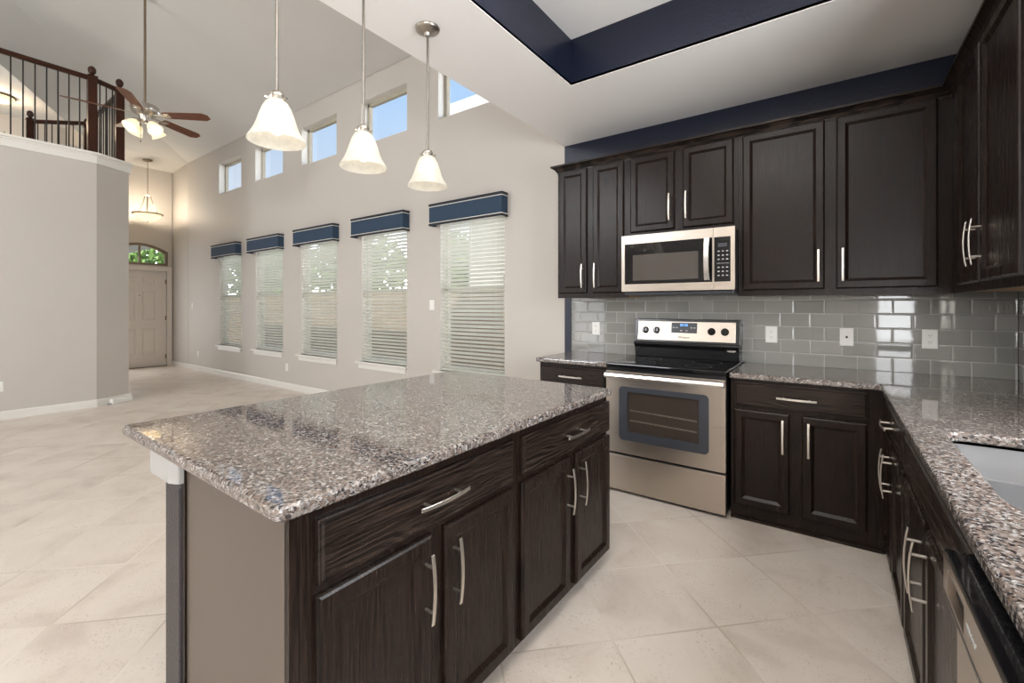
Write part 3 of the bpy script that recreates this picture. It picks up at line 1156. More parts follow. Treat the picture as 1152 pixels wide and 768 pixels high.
g.build('carcass', M['wood_v'], t)
frame(t, W, 0.0, 0.876, [(0.0, 0.11), (0.68, 0.73), (0.84, 0.876)], [(0, 0.04), (0.46, 0.54), (W - 0.05, W)])
add_drawer(t, 0.022, W - 0.03, 0.712, 0.857, handle=False)
add_door(t, 0.022, 0.470, 0.092, 0.690, 0.438, 0.557)
add_door(t, 0.508, W - 0.03, 0.092, 0.690, 0.540, 0.557)

# ---- dishwasher in the sink run
DWY0, DWW = 1.185, 0.60
t = thing('dishwasher', 'stainless dishwasher with black top edge and pocket handle beside the sink cabinet', 'dishwasher', (XFACE, DWY0, 0), -PI / 2)
G().box(0.004, DWW - 0.004, 0.0, 0.58, 0.10, 0.862).build('tub', M['charcoal'], t)
# upper fascia with a pocket cut in it, and the flat door below
pk = (0.035, 0.165, 0.796, 0.842)
dd = wall_with_holes('fascia', M['steel'], [0.0, DWW], [0.784, 0.858], [pk], -0.062, -0.012, t)
G().box(pk[0] + 0.0005, pk[1] - 0.0005, -0.050, -0.046, pk[2] + 0.0005, pk[3] - 0.0005).build('pocket_handle', M['dark'], dd)
G().box(0.001, DWW - 0.001, -0.0628, -0.061, 0.782, 0.788).build('gap_line', M['black'], dd)  # black strip put in for the shaded gap under the fascia
G().box(0.003, DWW - 0.003, -0.044, -0.006, 0.115, 0.776).build('door', M['steel'], t, 0.003)
G().box(0.004, DWW - 0.004, -0.030, -0.006, 0.776, 0.784).build('door_gap', M['black'], t)
p_ = G().box(0.001, DWW - 0.001, -0.060, 0.0, 0.858, 0.866).build('control_strip', M['blackgl'], t, 0.002)
p_['label'] = 'black top edge'
G().box(0.01, DWW - 0.01, -0.010, 0.02, 0.0, 0.11).build('toe_panel', M['black'], t)
text_mesh('logo', 'Whirlpool', 0.014, M['button'], dd, (0.215, -0.0625, 0.822), (PI / 2, 0, 0))

# cabinet beyond the dishwasher towards the camera's right
Y0 = DWY0 - DWW - 0.005
t = thing('base_cabinet', 'dark base cabinet at the near end of the sink run past the dishwasher', 'cabinet', (XFACE, Y0, 0), -PI / 2, 'base cabinets')
W = 0.60
carcass(t, W, 0.60, 0.0, 0.872)
frame(t, W, 0.0, 0.876, [(0.0, 0.11), (0.68, 0.73), (0.84, 0.876)], [(0, 0.03), (W - 0.03, W)])
add_drawer(t, 0.018, W - 0.02, 0.712, 0.853)
add_door(t, 0.018, W - 0.02, 0.092, 0.690, 0.05, 0.557)

# ---- counters: left piece and L with sink cut-out
YCF = YW - 0.655
XCF = 0.205
g = slab([(-1.976, YCF), (-1.347, YCF), (-1.347, YW - 0.010), (-1.976, YW - 0.010)], 0.880, 0.914, 0)
tag(g.build('countertop', M['granite'], bevel=0.008, seg=3), 'short granite counter left of the range against the tile', 'countertop')
SX0, SX1, SY0, SY1 = 0.302, 0.74, 1.335, 2.075
hole = round_rect(SX0, SX1, SY0, SY1, 0.06, 5)
outer = [(-0.534, YW - 0.010), (-0.534, YCF), (XCF, YCF), (XCF, 0.0), (XR - 0.010, 0.0), (XR - 0.010, YW - 0.010)]
bm = bmesh.new()
vo_ = [bm.verts.new((x, y, 0.914)) for x, y in outer]
vh_ = [bm.verts.new((x, y, 0.914)) for x, y in hole]
eds = [bm.edges.new((vo_[i], vo_[(i + 1) % len(vo_)])) for i in range(len(vo_))] + [bm.edges.new((vh_[i], vh_[(i + 1) % len(vh_)])) for i in range(len(vh_))]
bmesh.ops.triangle_fill(bm, use_beauty=True, use_dissolve=False, edges=eds)
ret = bmesh.ops.extrude_face_region(bm, geom=bm.faces[:])
bmesh.ops.translate(bm, verts=[v for v in ret['geom'] if isinstance(v, bmesh.types.BMVert)], vec=(0, 0, -0.034))
bmesh.ops.recalc_face_normals(bm, faces=bm.faces)
me = bpy.data.meshes.new('countertop')
bm.to_mesh(me)
bm.free()
me.materials.append(M['granite'])
o = bpy.data.objects.new('countertop', me)
COL.objects.link(o)
md = o.modifiers.new('edge', 'BEVEL')
md.width = 0.008
md.segments = 3
md.limit_method = 'ANGLE'
md.angle_limit = math.radians(60)
tag(o, 'long grey granite counter turning the corner from the range to the sink', 'countertop')

# ---- sink: two bowls
t = thing('kitchen_sink', 'double bowl stainless sink set under the granite counter', 'sink', ((SX0 + SX1) / 2, (SY0 + SY1) / 2, 0.872))


def bowl(x0, x1, y0, y1, ztop, depth, name):
    g = G()
    rimp = round_rect(x0, x1, y0, y1, 0.055, 5)
    wallp = round_rect(x0 + 0.012, x1 - 0.012, y0 + 0.012, y1 - 0.012, 0.06, 5)
    b1_ = round_rect(x0 + 0.03, x1 - 0.03, y0 + 0.03, y1 - 0.03, 0.06, 5)
    out1 = round_rect(x0 - 0.002, x1 + 0.002, y0 - 0.002, y1 + 0.002, 0.057, 5)
    out2 = round_rect(x0 + 0.008, x1 - 0.008, y0 + 0.008, y1 - 0.008, 0.06, 5)
    n = len(rimp)
    levels = [(out2, ztop - depth - 0.003), (out1, ztop), (rimp, ztop), (wallp, ztop - depth + 0.03), (b1_, ztop - depth)]
    vs = []
    for P, z in levels:
        vs += [(x, y, z) for x, y in P]
    fs = [tuple(range(n - 1, -1, -1))]
    for j in range(len(levels) - 1):
        for i in range(n):
            fs.append((j * n + i, j * n + (i + 1) % n, (j + 1) * n + (i + 1) % n, (j + 1) * n + i))
    fs.append(tuple((len(levels) - 1) * n + i for i in range(n)))
    g.add(vs, fs)
    b = g.build(name, M['sink'], t, smooth=True)
    cx, cy = (x0 + x1) / 2, (y0 + y1) / 2
    G().lathe([(0.042, ztop - depth + 0.0005), (0.042, ztop - depth + 0.004), (0.030, ztop - depth + 0.002), (0.0005, ztop - depth + 0.002)], (cx, cy, 0), 20).build('drain', M['steel_b'], b)
    return b


hw, hl_ = (SX1 - SX0) / 2 + 0.006, (SY1 - SY0) / 2 + 0.006
dv = 1.70 - (SY0 + SY1) / 2
bowl(-hw, hw, dv + 0.012, hl_, 0.0, 0.19, 'far_bowl')
bowl(-hw, hw, -hl_, dv - 0.012, 0.0, 0.19, 'near_bowl')
G().box(-hw + 0.01, hw - 0.01, dv - 0.0105, dv + 0.0105, -0.02, -0.004).build('divider', M['sink'], t, 0.004)

# ---- range
RX0, RX1 = -1.341, -0.540
RY0 = 3.035               # door face
t = thing('electric_range', 'stainless electric range with black glass cooktop between the base cabinets', 'range', ((RX0 + RX1) / 2, 0, 0))
w2 = (RX1 - RX0) / 2
G().box(-w2 + 0.004, w2 - 0.004, RY0 + 0.045, YW - 0.02, 0.02, 0.895).build('body', M['black'], t, 0.003)
g = G()
g.box(-w2, w2, RY0 + 0.002, 3.63, 0.892, 0.924)
ct = g.build('cooktop', M['blackgl'], t, 0.008, seg=3)
for cx, cy, r in ((-0.20, 3.20, 0.105), (0.20, 3.20, 0.085), (-0.20, 3.45, 0.075), (0.20, 3.45, 0.10)):
    G().lathe([(r - 0.003, 0.9241), (r, 0.9241), (r, 0.9246), (r - 0.003, 0.9246)], (cx, cy, 0), 40, close=True).build('burner_ring', M['charcoal'], ct)
# backguard: sloped lower black part and control panel
g = G()
prof = [(3.600, 0.924), (3.585, 1.00), (3.560, 1.03), (3.560, 1.045), (YW - 0.012, 1.045), (YW - 0.012, 0.924)]
g.extrude(prof, (-w2 + 0.012, 0, 0), (w2 - 0.012, 0, 0), (0, 1, 0), (0, 0, 1))
bg = g.build('backguard', M['black'], t, 0.004)
g = G()
prof = [(3.585, 1.045), (3.615, 1.230), (YW - 0.012, 1.230), (YW - 0.012, 1.045)]
g.extrude(prof, (-w2 + 0.006, 0, 0), (w2 - 0.006, 0, 0), (0, 1, 0), (0, 0, 1))
cp = g.build('control_panel', M['black'], t, 0.004)


def onpanel(z, out=0.0):
    """y on the sloped face of the control panel"""
    return 3.585 + (z - 1.045) * 0.030 / 0.185 - out


sl = math.atan2(0.030, 0.185)
g = G()
a, b = (-w2 + 0.036, 1.062), (w2 - 0.036, 1.212)
g.add([(a[0], onpanel(a[1], 0.003), a[1]), (b[0], onpanel(a[1], 0.003), a[1]), (b[0], onpanel(b[1], 0.003), b[1]), (a[0], onpanel(b[1], 0.003), b[1]),
       (a[0], onpanel(a[1], -0.003), a[1]), (b[0], onpanel(a[1], -0.003), a[1]), (b[0], onpanel(b[1], -0.003), b[1]), (a[0], onpanel(b[1], -0.003), b[1])],
      [(0, 1, 2, 3), (4, 7, 6, 5), (0, 4, 5, 1), (1, 5, 6, 2), (2, 6, 7, 3), (3, 7, 4, 0)])
p_ = g.build('face_plate', M['steel'], cp, 0.002)
for x in (-0.302, -0.212, 0.200, 0.292):
    z = 1.140
    y = onpanel(z, 0.003)
    ax = (0, -math.cos(sl), math.sin(sl))
    g = G()
    g.lathe([(0.028, 0.0), (0.028, 0.004), (0.022, 0.006), (0.020, 0.022), (0.017, 0.025), (0.0005, 0.025)], (x, y, z), 24, axis=ax)
    g.obox(Vector((x, y, z)) + Vector(ax) * 0.024, (0.004, 0, 0), (0, 0, 0.019), Vector(ax) * 0.005)
    g.build('knob', M['blackgl'], t, smooth=True)
# clock window
g = G()
x0, x1, z0, z1 = -0.096, 0.096, 1.124, 1.203
g.add([(x0, onpanel(z0, 0.006), z0), (x1, onpanel(z0, 0.006), z0), (x1, onpanel(z1, 0.006), z1), (x0, onpanel(z1, 0.006), z1),
       (x0, onpanel(z0, 0), z0), (x1, onpanel(z0, 0), z0), (x1, onpanel(z1, 0), z1), (x0, onpanel(z1, 0), z1)],
      [(0, 1, 2, 3), (4, 7, 6, 5), (0, 4, 5, 1), (1, 5, 6, 2), (2, 6, 7, 3), (3, 7, 4, 0)])
ck = g.build('clock', M['charcoal'], t, 0.002)
g = G()
for dx in (-0.024, -0.010, 0.008, 0.022):
    z0, z1 = 1.176, 1.194
    g.add([(dx - 0.005, onpanel(z0, 0.0068), z0), (dx + 0.005, onpanel(z0, 0.0068), z0), (dx + 0.005, onpanel(z1, 0.0068), z1), (dx - 0.005, onpanel(z1, 0.0068), z1)], [(0, 1, 2, 3)])
g.build('display', M['lcd'], ck)
for k in range(6):
    x = (-0.078, -0.055, 0.055, 0.078, -0.02, 0.02)[k]
    z = (1.165, 1.165, 1.165, 1.165, 1.142, 1.142)[k]
    y = onpanel(z, 0.0065)
    G().box(x - 0.007, x + 0.007, y - 0.001, y + 0.002, z - 0.004, z + 0.004).build('button', M['button'], ck)
text_mesh('logo', 'Whirlpool', 0.020, M['black'], cp, (0.0, onpanel(1.090, 0.004), 1.090), (PI / 2 - sl, 0, 0))
g = G()
g.lathe([(0.030, 0.0), (0.030, 0.003), (0.0005, 0.004)], (0, 0, 0), 24, axis=(0, -1, 0))
bd = g.build('badge', M['steel_b'], bg, smooth=True)
bd.scale = (1, 1, 0.42)
bd.location = (w2 - 0.062, 3.583, 1.005)
# oven door
DZ0, DZ1 = 0.290, 0.868
od = wall_with_holes('oven_door', M['steel'], [-w2 + 0.003, w2 - 0.003], [DZ0, DZ1], [(-0.250, 0.250, 0.435, 0.735)], RY0, RY0 + 0.042, t)
# charcoal surround with rounded corners, standing a little proud
P = round_rect(-0.300, 0.300, 0.385, 0.765, 0.03, 5)
Q = round_rect(-0.240, 0.240, 0.445, 0.728, 0.004, 5)
n = len(P)
ys = RY0 - 0.003
vs = [(x, ys, z) for x, z in P] + [(x, ys, z) for x, z in Q] + [(x, RY0 + 0.003, z) for x, z in P] + [(x, RY0 + 0.012, z) for x, z in Q]
fs = []
for i in range(n):
    j = (i + 1) % n
    fs += [(i, j, n + j, n + i), (n + i, n + j, 3 * n + j, 3 * n + i), (i, 2 * n + i, 2 * n + j, j)]
G().add(vs, fs).build('window_surround', M['charcoal'], od)
G().box(-0.245, 0.245, RY0 + 0.012, RY0 + 0.018, 0.44, 0.732).build('window', M['screen'], od)
g = G()
for z in (0.53, 0.60):
    for k in range(2):
        g.cyl((-0.225, RY0 + 0.0105, z - 0.006 * k), (0.225, RY0 + 0.0105, z - 0.006 * k - 0.012), 0.0012, n=6)
g.build('rack', M['rack'], od)
g = G()
prof = [(-0.045, -0.014), (-0.050, 0.0), (-0.045, 0.020), (-0.030, 0.024), (-0.022, 0.018), (-0.022, -0.014)]
g.extrude([(RY0 + p, 0.838 + q) for p, q in prof], (-w2 + 0.006, 0, 0), (w2 - 0.006, 0, 0), (0, 1, 0), (0, 0, 1))
for x in (-w2 + 0.03, w2 - 0.03):
    g.box(x - 0.015, x + 0.015, RY0 - 0.030, RY0 + 0.001, 0.828, 0.856)
g.build('handle', M['steel_b'], od, 0.003)
G().box(-w2 + 0.004, w2 - 0.004, RY0 + 0.012, RY0 + 0.045, 0.868, 0.892).build('vent_trim', M['black'], t)
dr = G().box(-w2 + 0.003, w2 - 0.003, RY0 + 0.004, RY0 + 0.045, 0.022, 0.272).build('storage_drawer', M['steel'], t, 0.004)
G().box(-w2 + 0.004, w2 - 0.004, RY0 + 0.025, RY0 + 0.05, 0.270, 0.292).build('drawer_gap', M['black'], t)
for x in (-w2 + 0.05, w2 - 0.05):
    for y in (RY0 + 0.09, YW - 0.08):
        G().cyl((x, y, 0.0), (x, y, 0.022), 0.018).build('foot', M['black'], t)

# ---- microwave over the range
MY0 = 3.235
MX0, MX1 = -1.302, -0.523
t = thing('microwave', 'stainless over-the-range microwave hung between the upper cabinets', 'microwave', ((MX0 + MX1) / 2, MY0, 1.428))
w2 = (MX1 - MX0) / 2
HM = 0.432
G().box(-w2 + 0.002, w2 - 0.009, 0.022, YW - MY0 - 0.012, 0.010, HM - 0.002).build('body', M['black'], t, 0.003)
G().box(-w2 + 0.012, w2 - 0.012, 0.03, YW - MY0 - 0.02, -0.012, 0.010).build('vent_base', M['charcoal'], t, 0.004)
sp = 0.256           # where the door meets the control side
md_ = wall_with_holes('door', M['steel'], [-w2, sp - 0.001], [0.014, HM], [(-w2 + 0.024, sp - 0.005, 0.068, 0.368)], 0.0, 0.024, t)
G().box(-w2 + 0.022, sp - 0.003, 0.006, 0.012, 0.066, 0.370).build('window', M['blackgl'], md_)
g = G()
P = (-w2 + 0.085, 0.160, 0.095, 0.285)
G().box(P[0], P[1], 0.0052, 0.0062, P[2], P[3]).build('screen', M['mwscreen'], md_)
g = G()
for i in range(9):
    pass
hx_ = sp - 0.036
N = 10
vs = []
for i in range(N + 1):
    s_ = -1 + 2 * i / N
    z = 0.222 + s_ * 0.142
    y = -0.018 - 0.022 * (1 - s_ * s_)
    for dx, dy in ((-0.019, 0), (-0.015, -0.006), (0.015, -0.006), (0.019, 0), (0.0, 0.003)):
        vs.append((hx_ + dx, y + dy, z))
fs = [(0, 1, 2, 3, 4), tuple(N * 5 + i for i in (4, 3, 2, 1, 0))]
for i in range(N):
    for k in range(5):
        fs.append((i * 5 + k, (i + 1) * 5 + k, (i + 1) * 5 + (k + 1) % 5, i * 5 + (k + 1) % 5))
g.add(vs, fs)
for z in (0.094, 0.350):
    g.box(hx_ - 0.014, hx_ + 0.014, -0.022, 0.008, z - 0.010, z + 0.010)
g.build('handle', M['steel_b'], md_, smooth=True)
text_mesh('logo', 'Whirlpool', 0.022, M['white'], md_, (0.02, -0.0006, 0.400), (PI / 2, 0, 0))
cpn = wall_with_holes('control_side', M['steel'], [sp + 0.001, w2], [0.014, HM], [(sp + 0.006, w2 - 0.026, 0.068, 0.368)], 0.0, 0.024, t)
G().box(sp + 0.004, w2 - 0.024, 0.004, 0.012, 0.066, 0.370).build('keypad', M['blackgl'], cpn)
G().box(sp + 0.030, w2 - 0.048, 0.0032, 0.0045, 0.300, 0.326).build('display', M['charcoal'], cpn)
for r in range(7):
    for c in range(3):
        x = sp + 0.034 + c * 0.026
        z = 0.272 - r * 0.027
        if r == 3:
            G().box(x - 0.011, x + 0.011, 0.0030, 0.0045, z - 0.001, z + 0.001).build('button', M['button'], cpn)
        else:
            G().box(x - 0.006, x + 0.006, 0.0030, 0.0045, z - 0.0035, z + 0.0035).build('button', M['button'], cpn)

# ---- upper cabinets
YU = 3.410
ZU0, ZU1 = 1.402, 2.505


def upper(label, X0, X1, z0, z1, loc, rz, D, stiles):
    t = thing('upper_cabinet', label, 'cabinet', loc, rz, 'upper cabinets')
    W = X1 - X0
    G().box(0.0, W, 0.02, D, z0 + 0.018, z1).build('carcass', M['wood_v'], t)
    p = G().box(0.004, W - 0.004, 0.022, D, z0 + 0.006, z0 + 0.018).build('bottom_panel', M['wood_in'], t)
    p['label'] = 'pale wood underside'
    g = G()
    grid_frame(g, 0, W, [(z0, z0 + 0.05), (z1 - 0.05, z1)], [(a - X0, b - X0) for a, b in stiles])
    g.build('face_frame', M['wood_v'], t)
    return t


DU = YW - YU - 0.002
XA, XB = -1.955, -1.325
t = upper('dark upper cabinet with two tall narrow doors left of the microwave', XA, XB, ZU0, ZU1, (XA, YU, 0), 0, DU, [(XA, -1.91), (-1.69, -1.60), (-1.37, XB)])
add_door(t, -1.934 - XA, -1.674 - XA, 1.442, 2.493, -1.704 - XA, 1.585)
add_door(t, -1.618 - XA, -1.352 - XA, 1.442, 2.493, -1.588 - XA, 1.585)
XA, XB = -1.324, -0.530
t = upper('short dark upper cabinet with two doors right above the microwave', XA, XB, 1.868, ZU1, (XA, YU, 0), 0, DU, [(XA, -1.28), (-0.98, -0.87), (-0.575, XB)])
add_door(t, -1.296 - XA, -0.958 - XA, 1.908, 2.493, -0.988 - XA, 2.07)
add_door(t, -0.898 - XA, -0.558 - XA, 1.908, 2.493, -0.868 - XA, 2.07)
XA, XB = -0.529, 0.534
t = upper('wide dark upper cabinet with two broad doors right of the microwave', XA, XB, ZU0, ZU1, (XA, YU, 0), 0, DU, [(XA, -0.48), (-0.07, 0.05), (0.45, XB)])
add_door(t, -0.502 - XA, -0.042 - XA, 1.440, 2.493, -0.074 - XA, 1.585)
add_door(t, 0.016 - XA, 0.474 - XA, 1.440, 2.493, 0.048 - XA, 1.585)
# along the sink wall
XU = 0.535
DUR = XR - XU - 0.002
YA = YU - 0.001
L1 = YA - 2.235
t = upper('dark upper cabinet with two doors on the sink wall, next to the corner', 0, L1, ZU0, ZU1, (XU, YA, 0), -PI / 2, DUR, [(0, 0.22), (0.59, 0.68), (L1 - 0.03, L1)])
add_door(t, YA - 3.195, YA - 2.792, 1.440, 2.493, YA - 2.823, 1.610)
add_door(t, YA - 2.755, YA - 2.262, 1.440, 2.493, YA - 2.725, 1.610)
YA2 = 2.234
L2 = 0.0
# crown moulding along both runs
CR = [(0.010, 0.0), (-0.004, 0.0), (-0.006, 0.016), (-0.012, 0.020), (-0.020, 0.034), (-0.036, 0.048), (-0.050, 0.052), (-0.050, 0.066), (0.010, 0.066)]
zc = ZU1 - 0.022
g = G()
stations = []
for p, q in [((-1.955, YU), (0, 1)), ((XU, YU), None), ((XU, YA2 - L2), None)]:
    stations.append(p)
n = len(CR)
vs = []
vs += [(-1.955 + a, YW - 0.003, zc + b) for a, b in CR]                   # return on the left end
vs += [(-1.955 + a, YU + a, zc + b) for a, b in CR]
vs += [(XU + a, YU + a, zc + b) for a, b in CR]
vs += [(XU + a, YA2 - L2, zc + b) for a, b in CR]
fs = [tuple(range(n)), tuple(range(4 * n - 1, 3 * n - 1, -1))] + [(k * n + i, k * n + (i + 1) % n, (k + 1) * n + (i + 1) % n, (k + 1) * n + i) for k in range(3) for i in range(n)]
g.add(vs, fs)
struct(g.build('trim_7', M['wood_h']), 'dark crown moulding along the tops of the upper cabinets')

# ------------------------------------------------------------------ blinds and valances
SP = 0.0435
names = ['farthest window, nearest the front door', 'second window from the front door', 'middle window of the row of five', 'fourth window, left of the wall switch', 'largest window, nearest the kitchen']
for i, (a, b) in enumerate(WX):
    yb = YW + 0.040
    t = thing('window_blind', 'white slatted blind in the ' + names[i], 'blind', ((a + b) / 2, yb, ZS), 0, 'window blinds')
    hw = (b - a) / 2 - 0.010
    hw0 = hw
    if i == 4:
        pass
    G().box(-hw, hw, -0.028, 0.028, ZH - ZS - 0.055, ZH - ZS - 0.004).build('headrail', M['slat'], t, 0.002)
    g = G()
    nsl = int((ZH - ZS - 0.055 - 0.04) / SP)
    tl = math.radians(37)
    for k in range(nsl):
        z = 0.045 + k * SP
        jig = random.uniform(-0.05, 0.05)
        c_, s_ = math.cos(tl + jig), math.sin(tl + jig)
        g.obox((0, 0, z), (hw, 0, 0), (0, 0.0245 * c_, -0.0245 * s_), (0, 0.0014 * s_, 0.0014 * c_))
    g.build('slats', M['slat'], t)
    G().box(-hw, hw, -0.022, 0.022, 0.006, 0.026).build('bottom_rail', M['slat'], t, 0.003)
    g = G()
    for x in (-hw + 0.12, 0.0, hw - 0.12):
        for y in (-0.0245, 0.0245):
            g.cyl((x, y, 0.02), (x, y, ZH - ZS - 0.05), 0.0011, n=5)
    g.build('ladder_cord', M['white'], t)
    g = G()
    g.cyl((-hw + 0.035, -0.030, 0.93), (-hw + 0.035, -0.030, ZH - ZS - 0.05), 0.0012, n=5)
    g.cyl((-hw + 0.035, -0.030, 0.885), (-hw + 0.035, -0.030, 0.93), 0.006, 0.003, n=8)
    g.build('lift_cord', M['vinyl'], t)
VX = [(-9.824, -8.770), (-8.331, -7.256), (-6.792, -5.726), (-5.297, -4.245), (-3.793, -2.740)]
names = ['farthest window, nearest the front door', 'second window from the front door', 'middle window of the five', 'fourth window, left of the wall switch', 'largest window, nearest the kitchen']
for i, (a, b) in enumerate(VX):
    t = thing('window_valance', 'navy box valance with cream piping over the ' + names[i], 'valance', ((a + b) / 2, YW, 2.262), 0, 'navy valances')
    hw, d, H = (b - a) / 2, 0.104, 0.243
    g = G()
    g.box(-hw, hw, -d, -d + 0.016, 0, H).box(-hw, -hw + 0.016, -d + 0.016, -0.001, 0, H).box(hw - 0.016, hw, -d + 0.016, -0.001, 0, H).box(-hw, hw, -d, -0.001, H - 0.012, H)
    g.build('body', M['valance'], t, 0.003)
    g = G()
    gb = G()
    for z in (0.026, H - 0.032):
        P = [(-hw - 0.003, -0.001, z), (-hw - 0.003, -d - 0.003, z), (hw + 0.003, -d - 0.003, z), (hw + 0.003, -0.001, z)]
        g.tube(P, 0.0045, 6)
    for z0, z1 in ((-0.002, 0.018), (H - 0.022, H + 0.003)):
        e_ = 0.004
        gb.box(-hw - e_, hw + e_, -d - e_, -d, z0, z1).box(-hw - e_, -hw, -d, -0.001, z0, z1).box(hw, hw + e_, -d, -0.001, z0, z1)
    g.build('piping', M['piping'], t)
    gb.build('braid', M['band'], t)

# ------------------------------------------------------------------ outlets and switches


def plate(name, label, loc, rz, w=0.074, h=0.118, kind='outlet', cat='outlet'):
    t = thing(name, label, cat, loc, rz)
    G().rings(-w / 2, w / 2, -h / 2, h / 2, [(0, 0.0), (0, -0.003), (0.004, -0.006)]).build('cover_plate', M['white'], t)
    if kind == 'outlet':
        for z in (-0.020, 0.020):
            s_ = G().lathe([(0.0165, 0), (0.0165, 0.002), (0.0005, 0.002)], (0, -0.0055, z), 18, axis=(0, -1, 0)).build('socket', M['white'], t)
            g = G()
            for x in (-0.006, 0.006):
                g.box(x - 0.001, x + 0.001, -0.0080, -0.0072, z - 0.001, z + 0.008)
            g.cyl((0, -0.0080, z - 0.008), (0, -0.0072, z - 0.008), 0.0022, n=8)
            g.build('slot', M['dark'], s_)
    elif kind == 'jack':
        G().box(-0.006, 0.006, -0.0075, -0.0055, -0.007, 0.007).build('socket', M['dark'], t)
    elif kind == 'switch':
        G().box(-0.005, 0.005, -0.012, -0.005, -0.010, 0.012).build('toggle', M['white'], t, 0.001)
    return t


YT = YW - 0.009
plate('wall_outlet', 'white double outlet on grey tile left of the range', (-1.742, YT, 1.132), 0)
plate('wall_outlet', 'white double outlet on grey tile just right of the range', (-0.362, YT, 1.127), 0)
plate('wall_jack', 'white jack cover plate on grey tile between two outlets', (0.074, YT, 1.126), 0, kind='jack', cat='wall plate')
plate('wall_outlet', 'white double outlet on grey tile nearest the corner of the sink run', (0.484, YT, 1.129), 0)
plate('light_switch', 'white light switch on the beige wall beside the largest window', (-3.851, YW, 1.347), 0, kind='switch', cat='switch')
plate('wall_outlet', 'white outlet low on the beige wall below the second and third windows', (-7.168, YW, 0.35), 0)
plate('wall_outlet', 'white outlet low on the beige wall near the foyer corner', (-10.734, YW, 0.335), 0)
plate('light_switch', 'white light switch at the foyer corner beside the farthest window', (-11.039, YW, 1.345), 0, kind='switch', cat='switch')
plate('wall_outlet', 'white outlet low on the loft wall at the left edge', (XL, 0.735, 0.39), PI / 2)
# small white object lying against the corner baseboard
pc = thing('cable_cover', 'small white cable cover lying on the floor against the corner baseboard', 'cable cover', (XL + dch.x * 0.30 + nch.x * 0.04, YCH + dch.y * 0.30 + nch.y * 0.04, 0), math.atan2(dch.y, dch.x))
G().box(-0.15, 0.13, -0.03, 0.03, 0.0, 0.07).build('cover', M['white'], pc, 0.012, seg=3)
G().cyl((-0.19, 0.0, 0.012), (-0.145, 0.0, 0.012), 0.010).build('plug', M['button'], pc)

# ------------------------------------------------------------------ pendants over the island


def bell(R, H, th=0.003):
    fr_ = [(0.0, 0.30), (0.05, 0.38), (0.18, 0.49), (0.38, 0.60), (0.58, 0.69), (0.73, 0.78), (0.85, 0.885), (0.94, 0.965), (1.0, 1.0)]
    out = [(R * r, -H * q) for q, r in fr_]
    inn = [(R * r - th, -H * q + (0.0 if q < 1 else 0.0)) for q, r in reversed(fr_)]
    return out + inn


def pendant(y, label):
    x, z0 = -1.798, 1.985
    HS = 0.162
    t = thing('pendant_light', label, 'pendant light', (x, y, ZK), 0, 'pendants over the island')
    zt = z0 + HS - ZK
    G().lathe([(0.066, 0.0), (0.066, -0.006), (0.060, -0.014), (0.040, -0.022), (0.020, -0.030), (0.014, -0.044), (0.0005, -0.044)], n=32).build('canopy', M['nickel_d'], t, smooth=True)
    G().cyl((0, 0, -0.03), (0, 0, zt + 0.03), 0.0062, n=12).build('rod', M['rodm'], t, smooth=True)
    g = G().lathe([(0.0005, 0.040), (0.010, 0.040), (0.024, 0.032), (0.0275, 0.024), (0.0275, 0.016), (0.031, 0.012), (0.031, 0.000), (0.028, -0.010), (0.0005, -0.010)], (0, 0, zt))
    for a in (0.4, 2.5, 4.6):
        g.cyl((0.028 * math.cos(a), 0.028 * math.sin(a), zt + 0.005), (0.046 * math.cos(a), 0.046 * math.sin(a), zt + 0.005), 0.005, n=8)
    g.build('socket_cup', M['nickel_d'], t, smooth=True)
    G().lathe(bell(0.107, HS), (0, 0, zt), 40, close=True).build('lamp_shade', M['shade'], t, smooth=True)
    g = G().sphere((0, 0, zt - 0.105), 0.028)
    g.cyl((0, 0, zt - 0.085), (0, 0, zt - 0.02), 0.016, 0.013)
    g.build('bulb', M['bulb'], t, smooth=True)
    light('pendant_glow', 'POINT', (x, y, z0 + 0.035), (0, 0, 0), PENDANT_W, (1, 0.93, 0.82), radius=0.03)
    return t


pendant(0.897, 'bell glass pendant light over the near end of the island')
pendant(1.301, 'bell glass pendant light over the middle of the island')
pendant(1.711, 'bell glass pendant light over the far end, round canopy in view')

# ------------------------------------------------------------------ ceiling fan
FX, FY, FZ = -6.507, 1.727, 3.552
t = thing('ceiling_fan', 'five-blade ceiling fan with light kit hanging from a long rod', 'ceiling fan', (FX, FY, FZ))
top = zA(FY) - FZ
G().cyl((0, 0, 0.12), (0, 0, top - 0.02), 0.0125, n=12).build('down_rod', M['bronze'], t, smooth=True)
G().lathe([(0.0005, -0.09), (0.03, -0.085), (0.06, -0.05), (0.07, 0.0), (0.0005, 0.0)], (0, 0, top + 0.01)).build('canopy', M['nickel_d'], t, smooth=True)
G().lathe([(0.0005, 0.15), (0.03, 0.148), (0.045, 0.135), (0.10, 0.125), (0.135, 0.105), (0.14, 0.07), (0.13, 0.035), (0.10, 0.015), (0.06, -0.005), (0.055, -0.05), (0.045, -0.075), (0.0005, -0.08)]).build('motor_housing', M['nickel_d'], t, smooth=True)
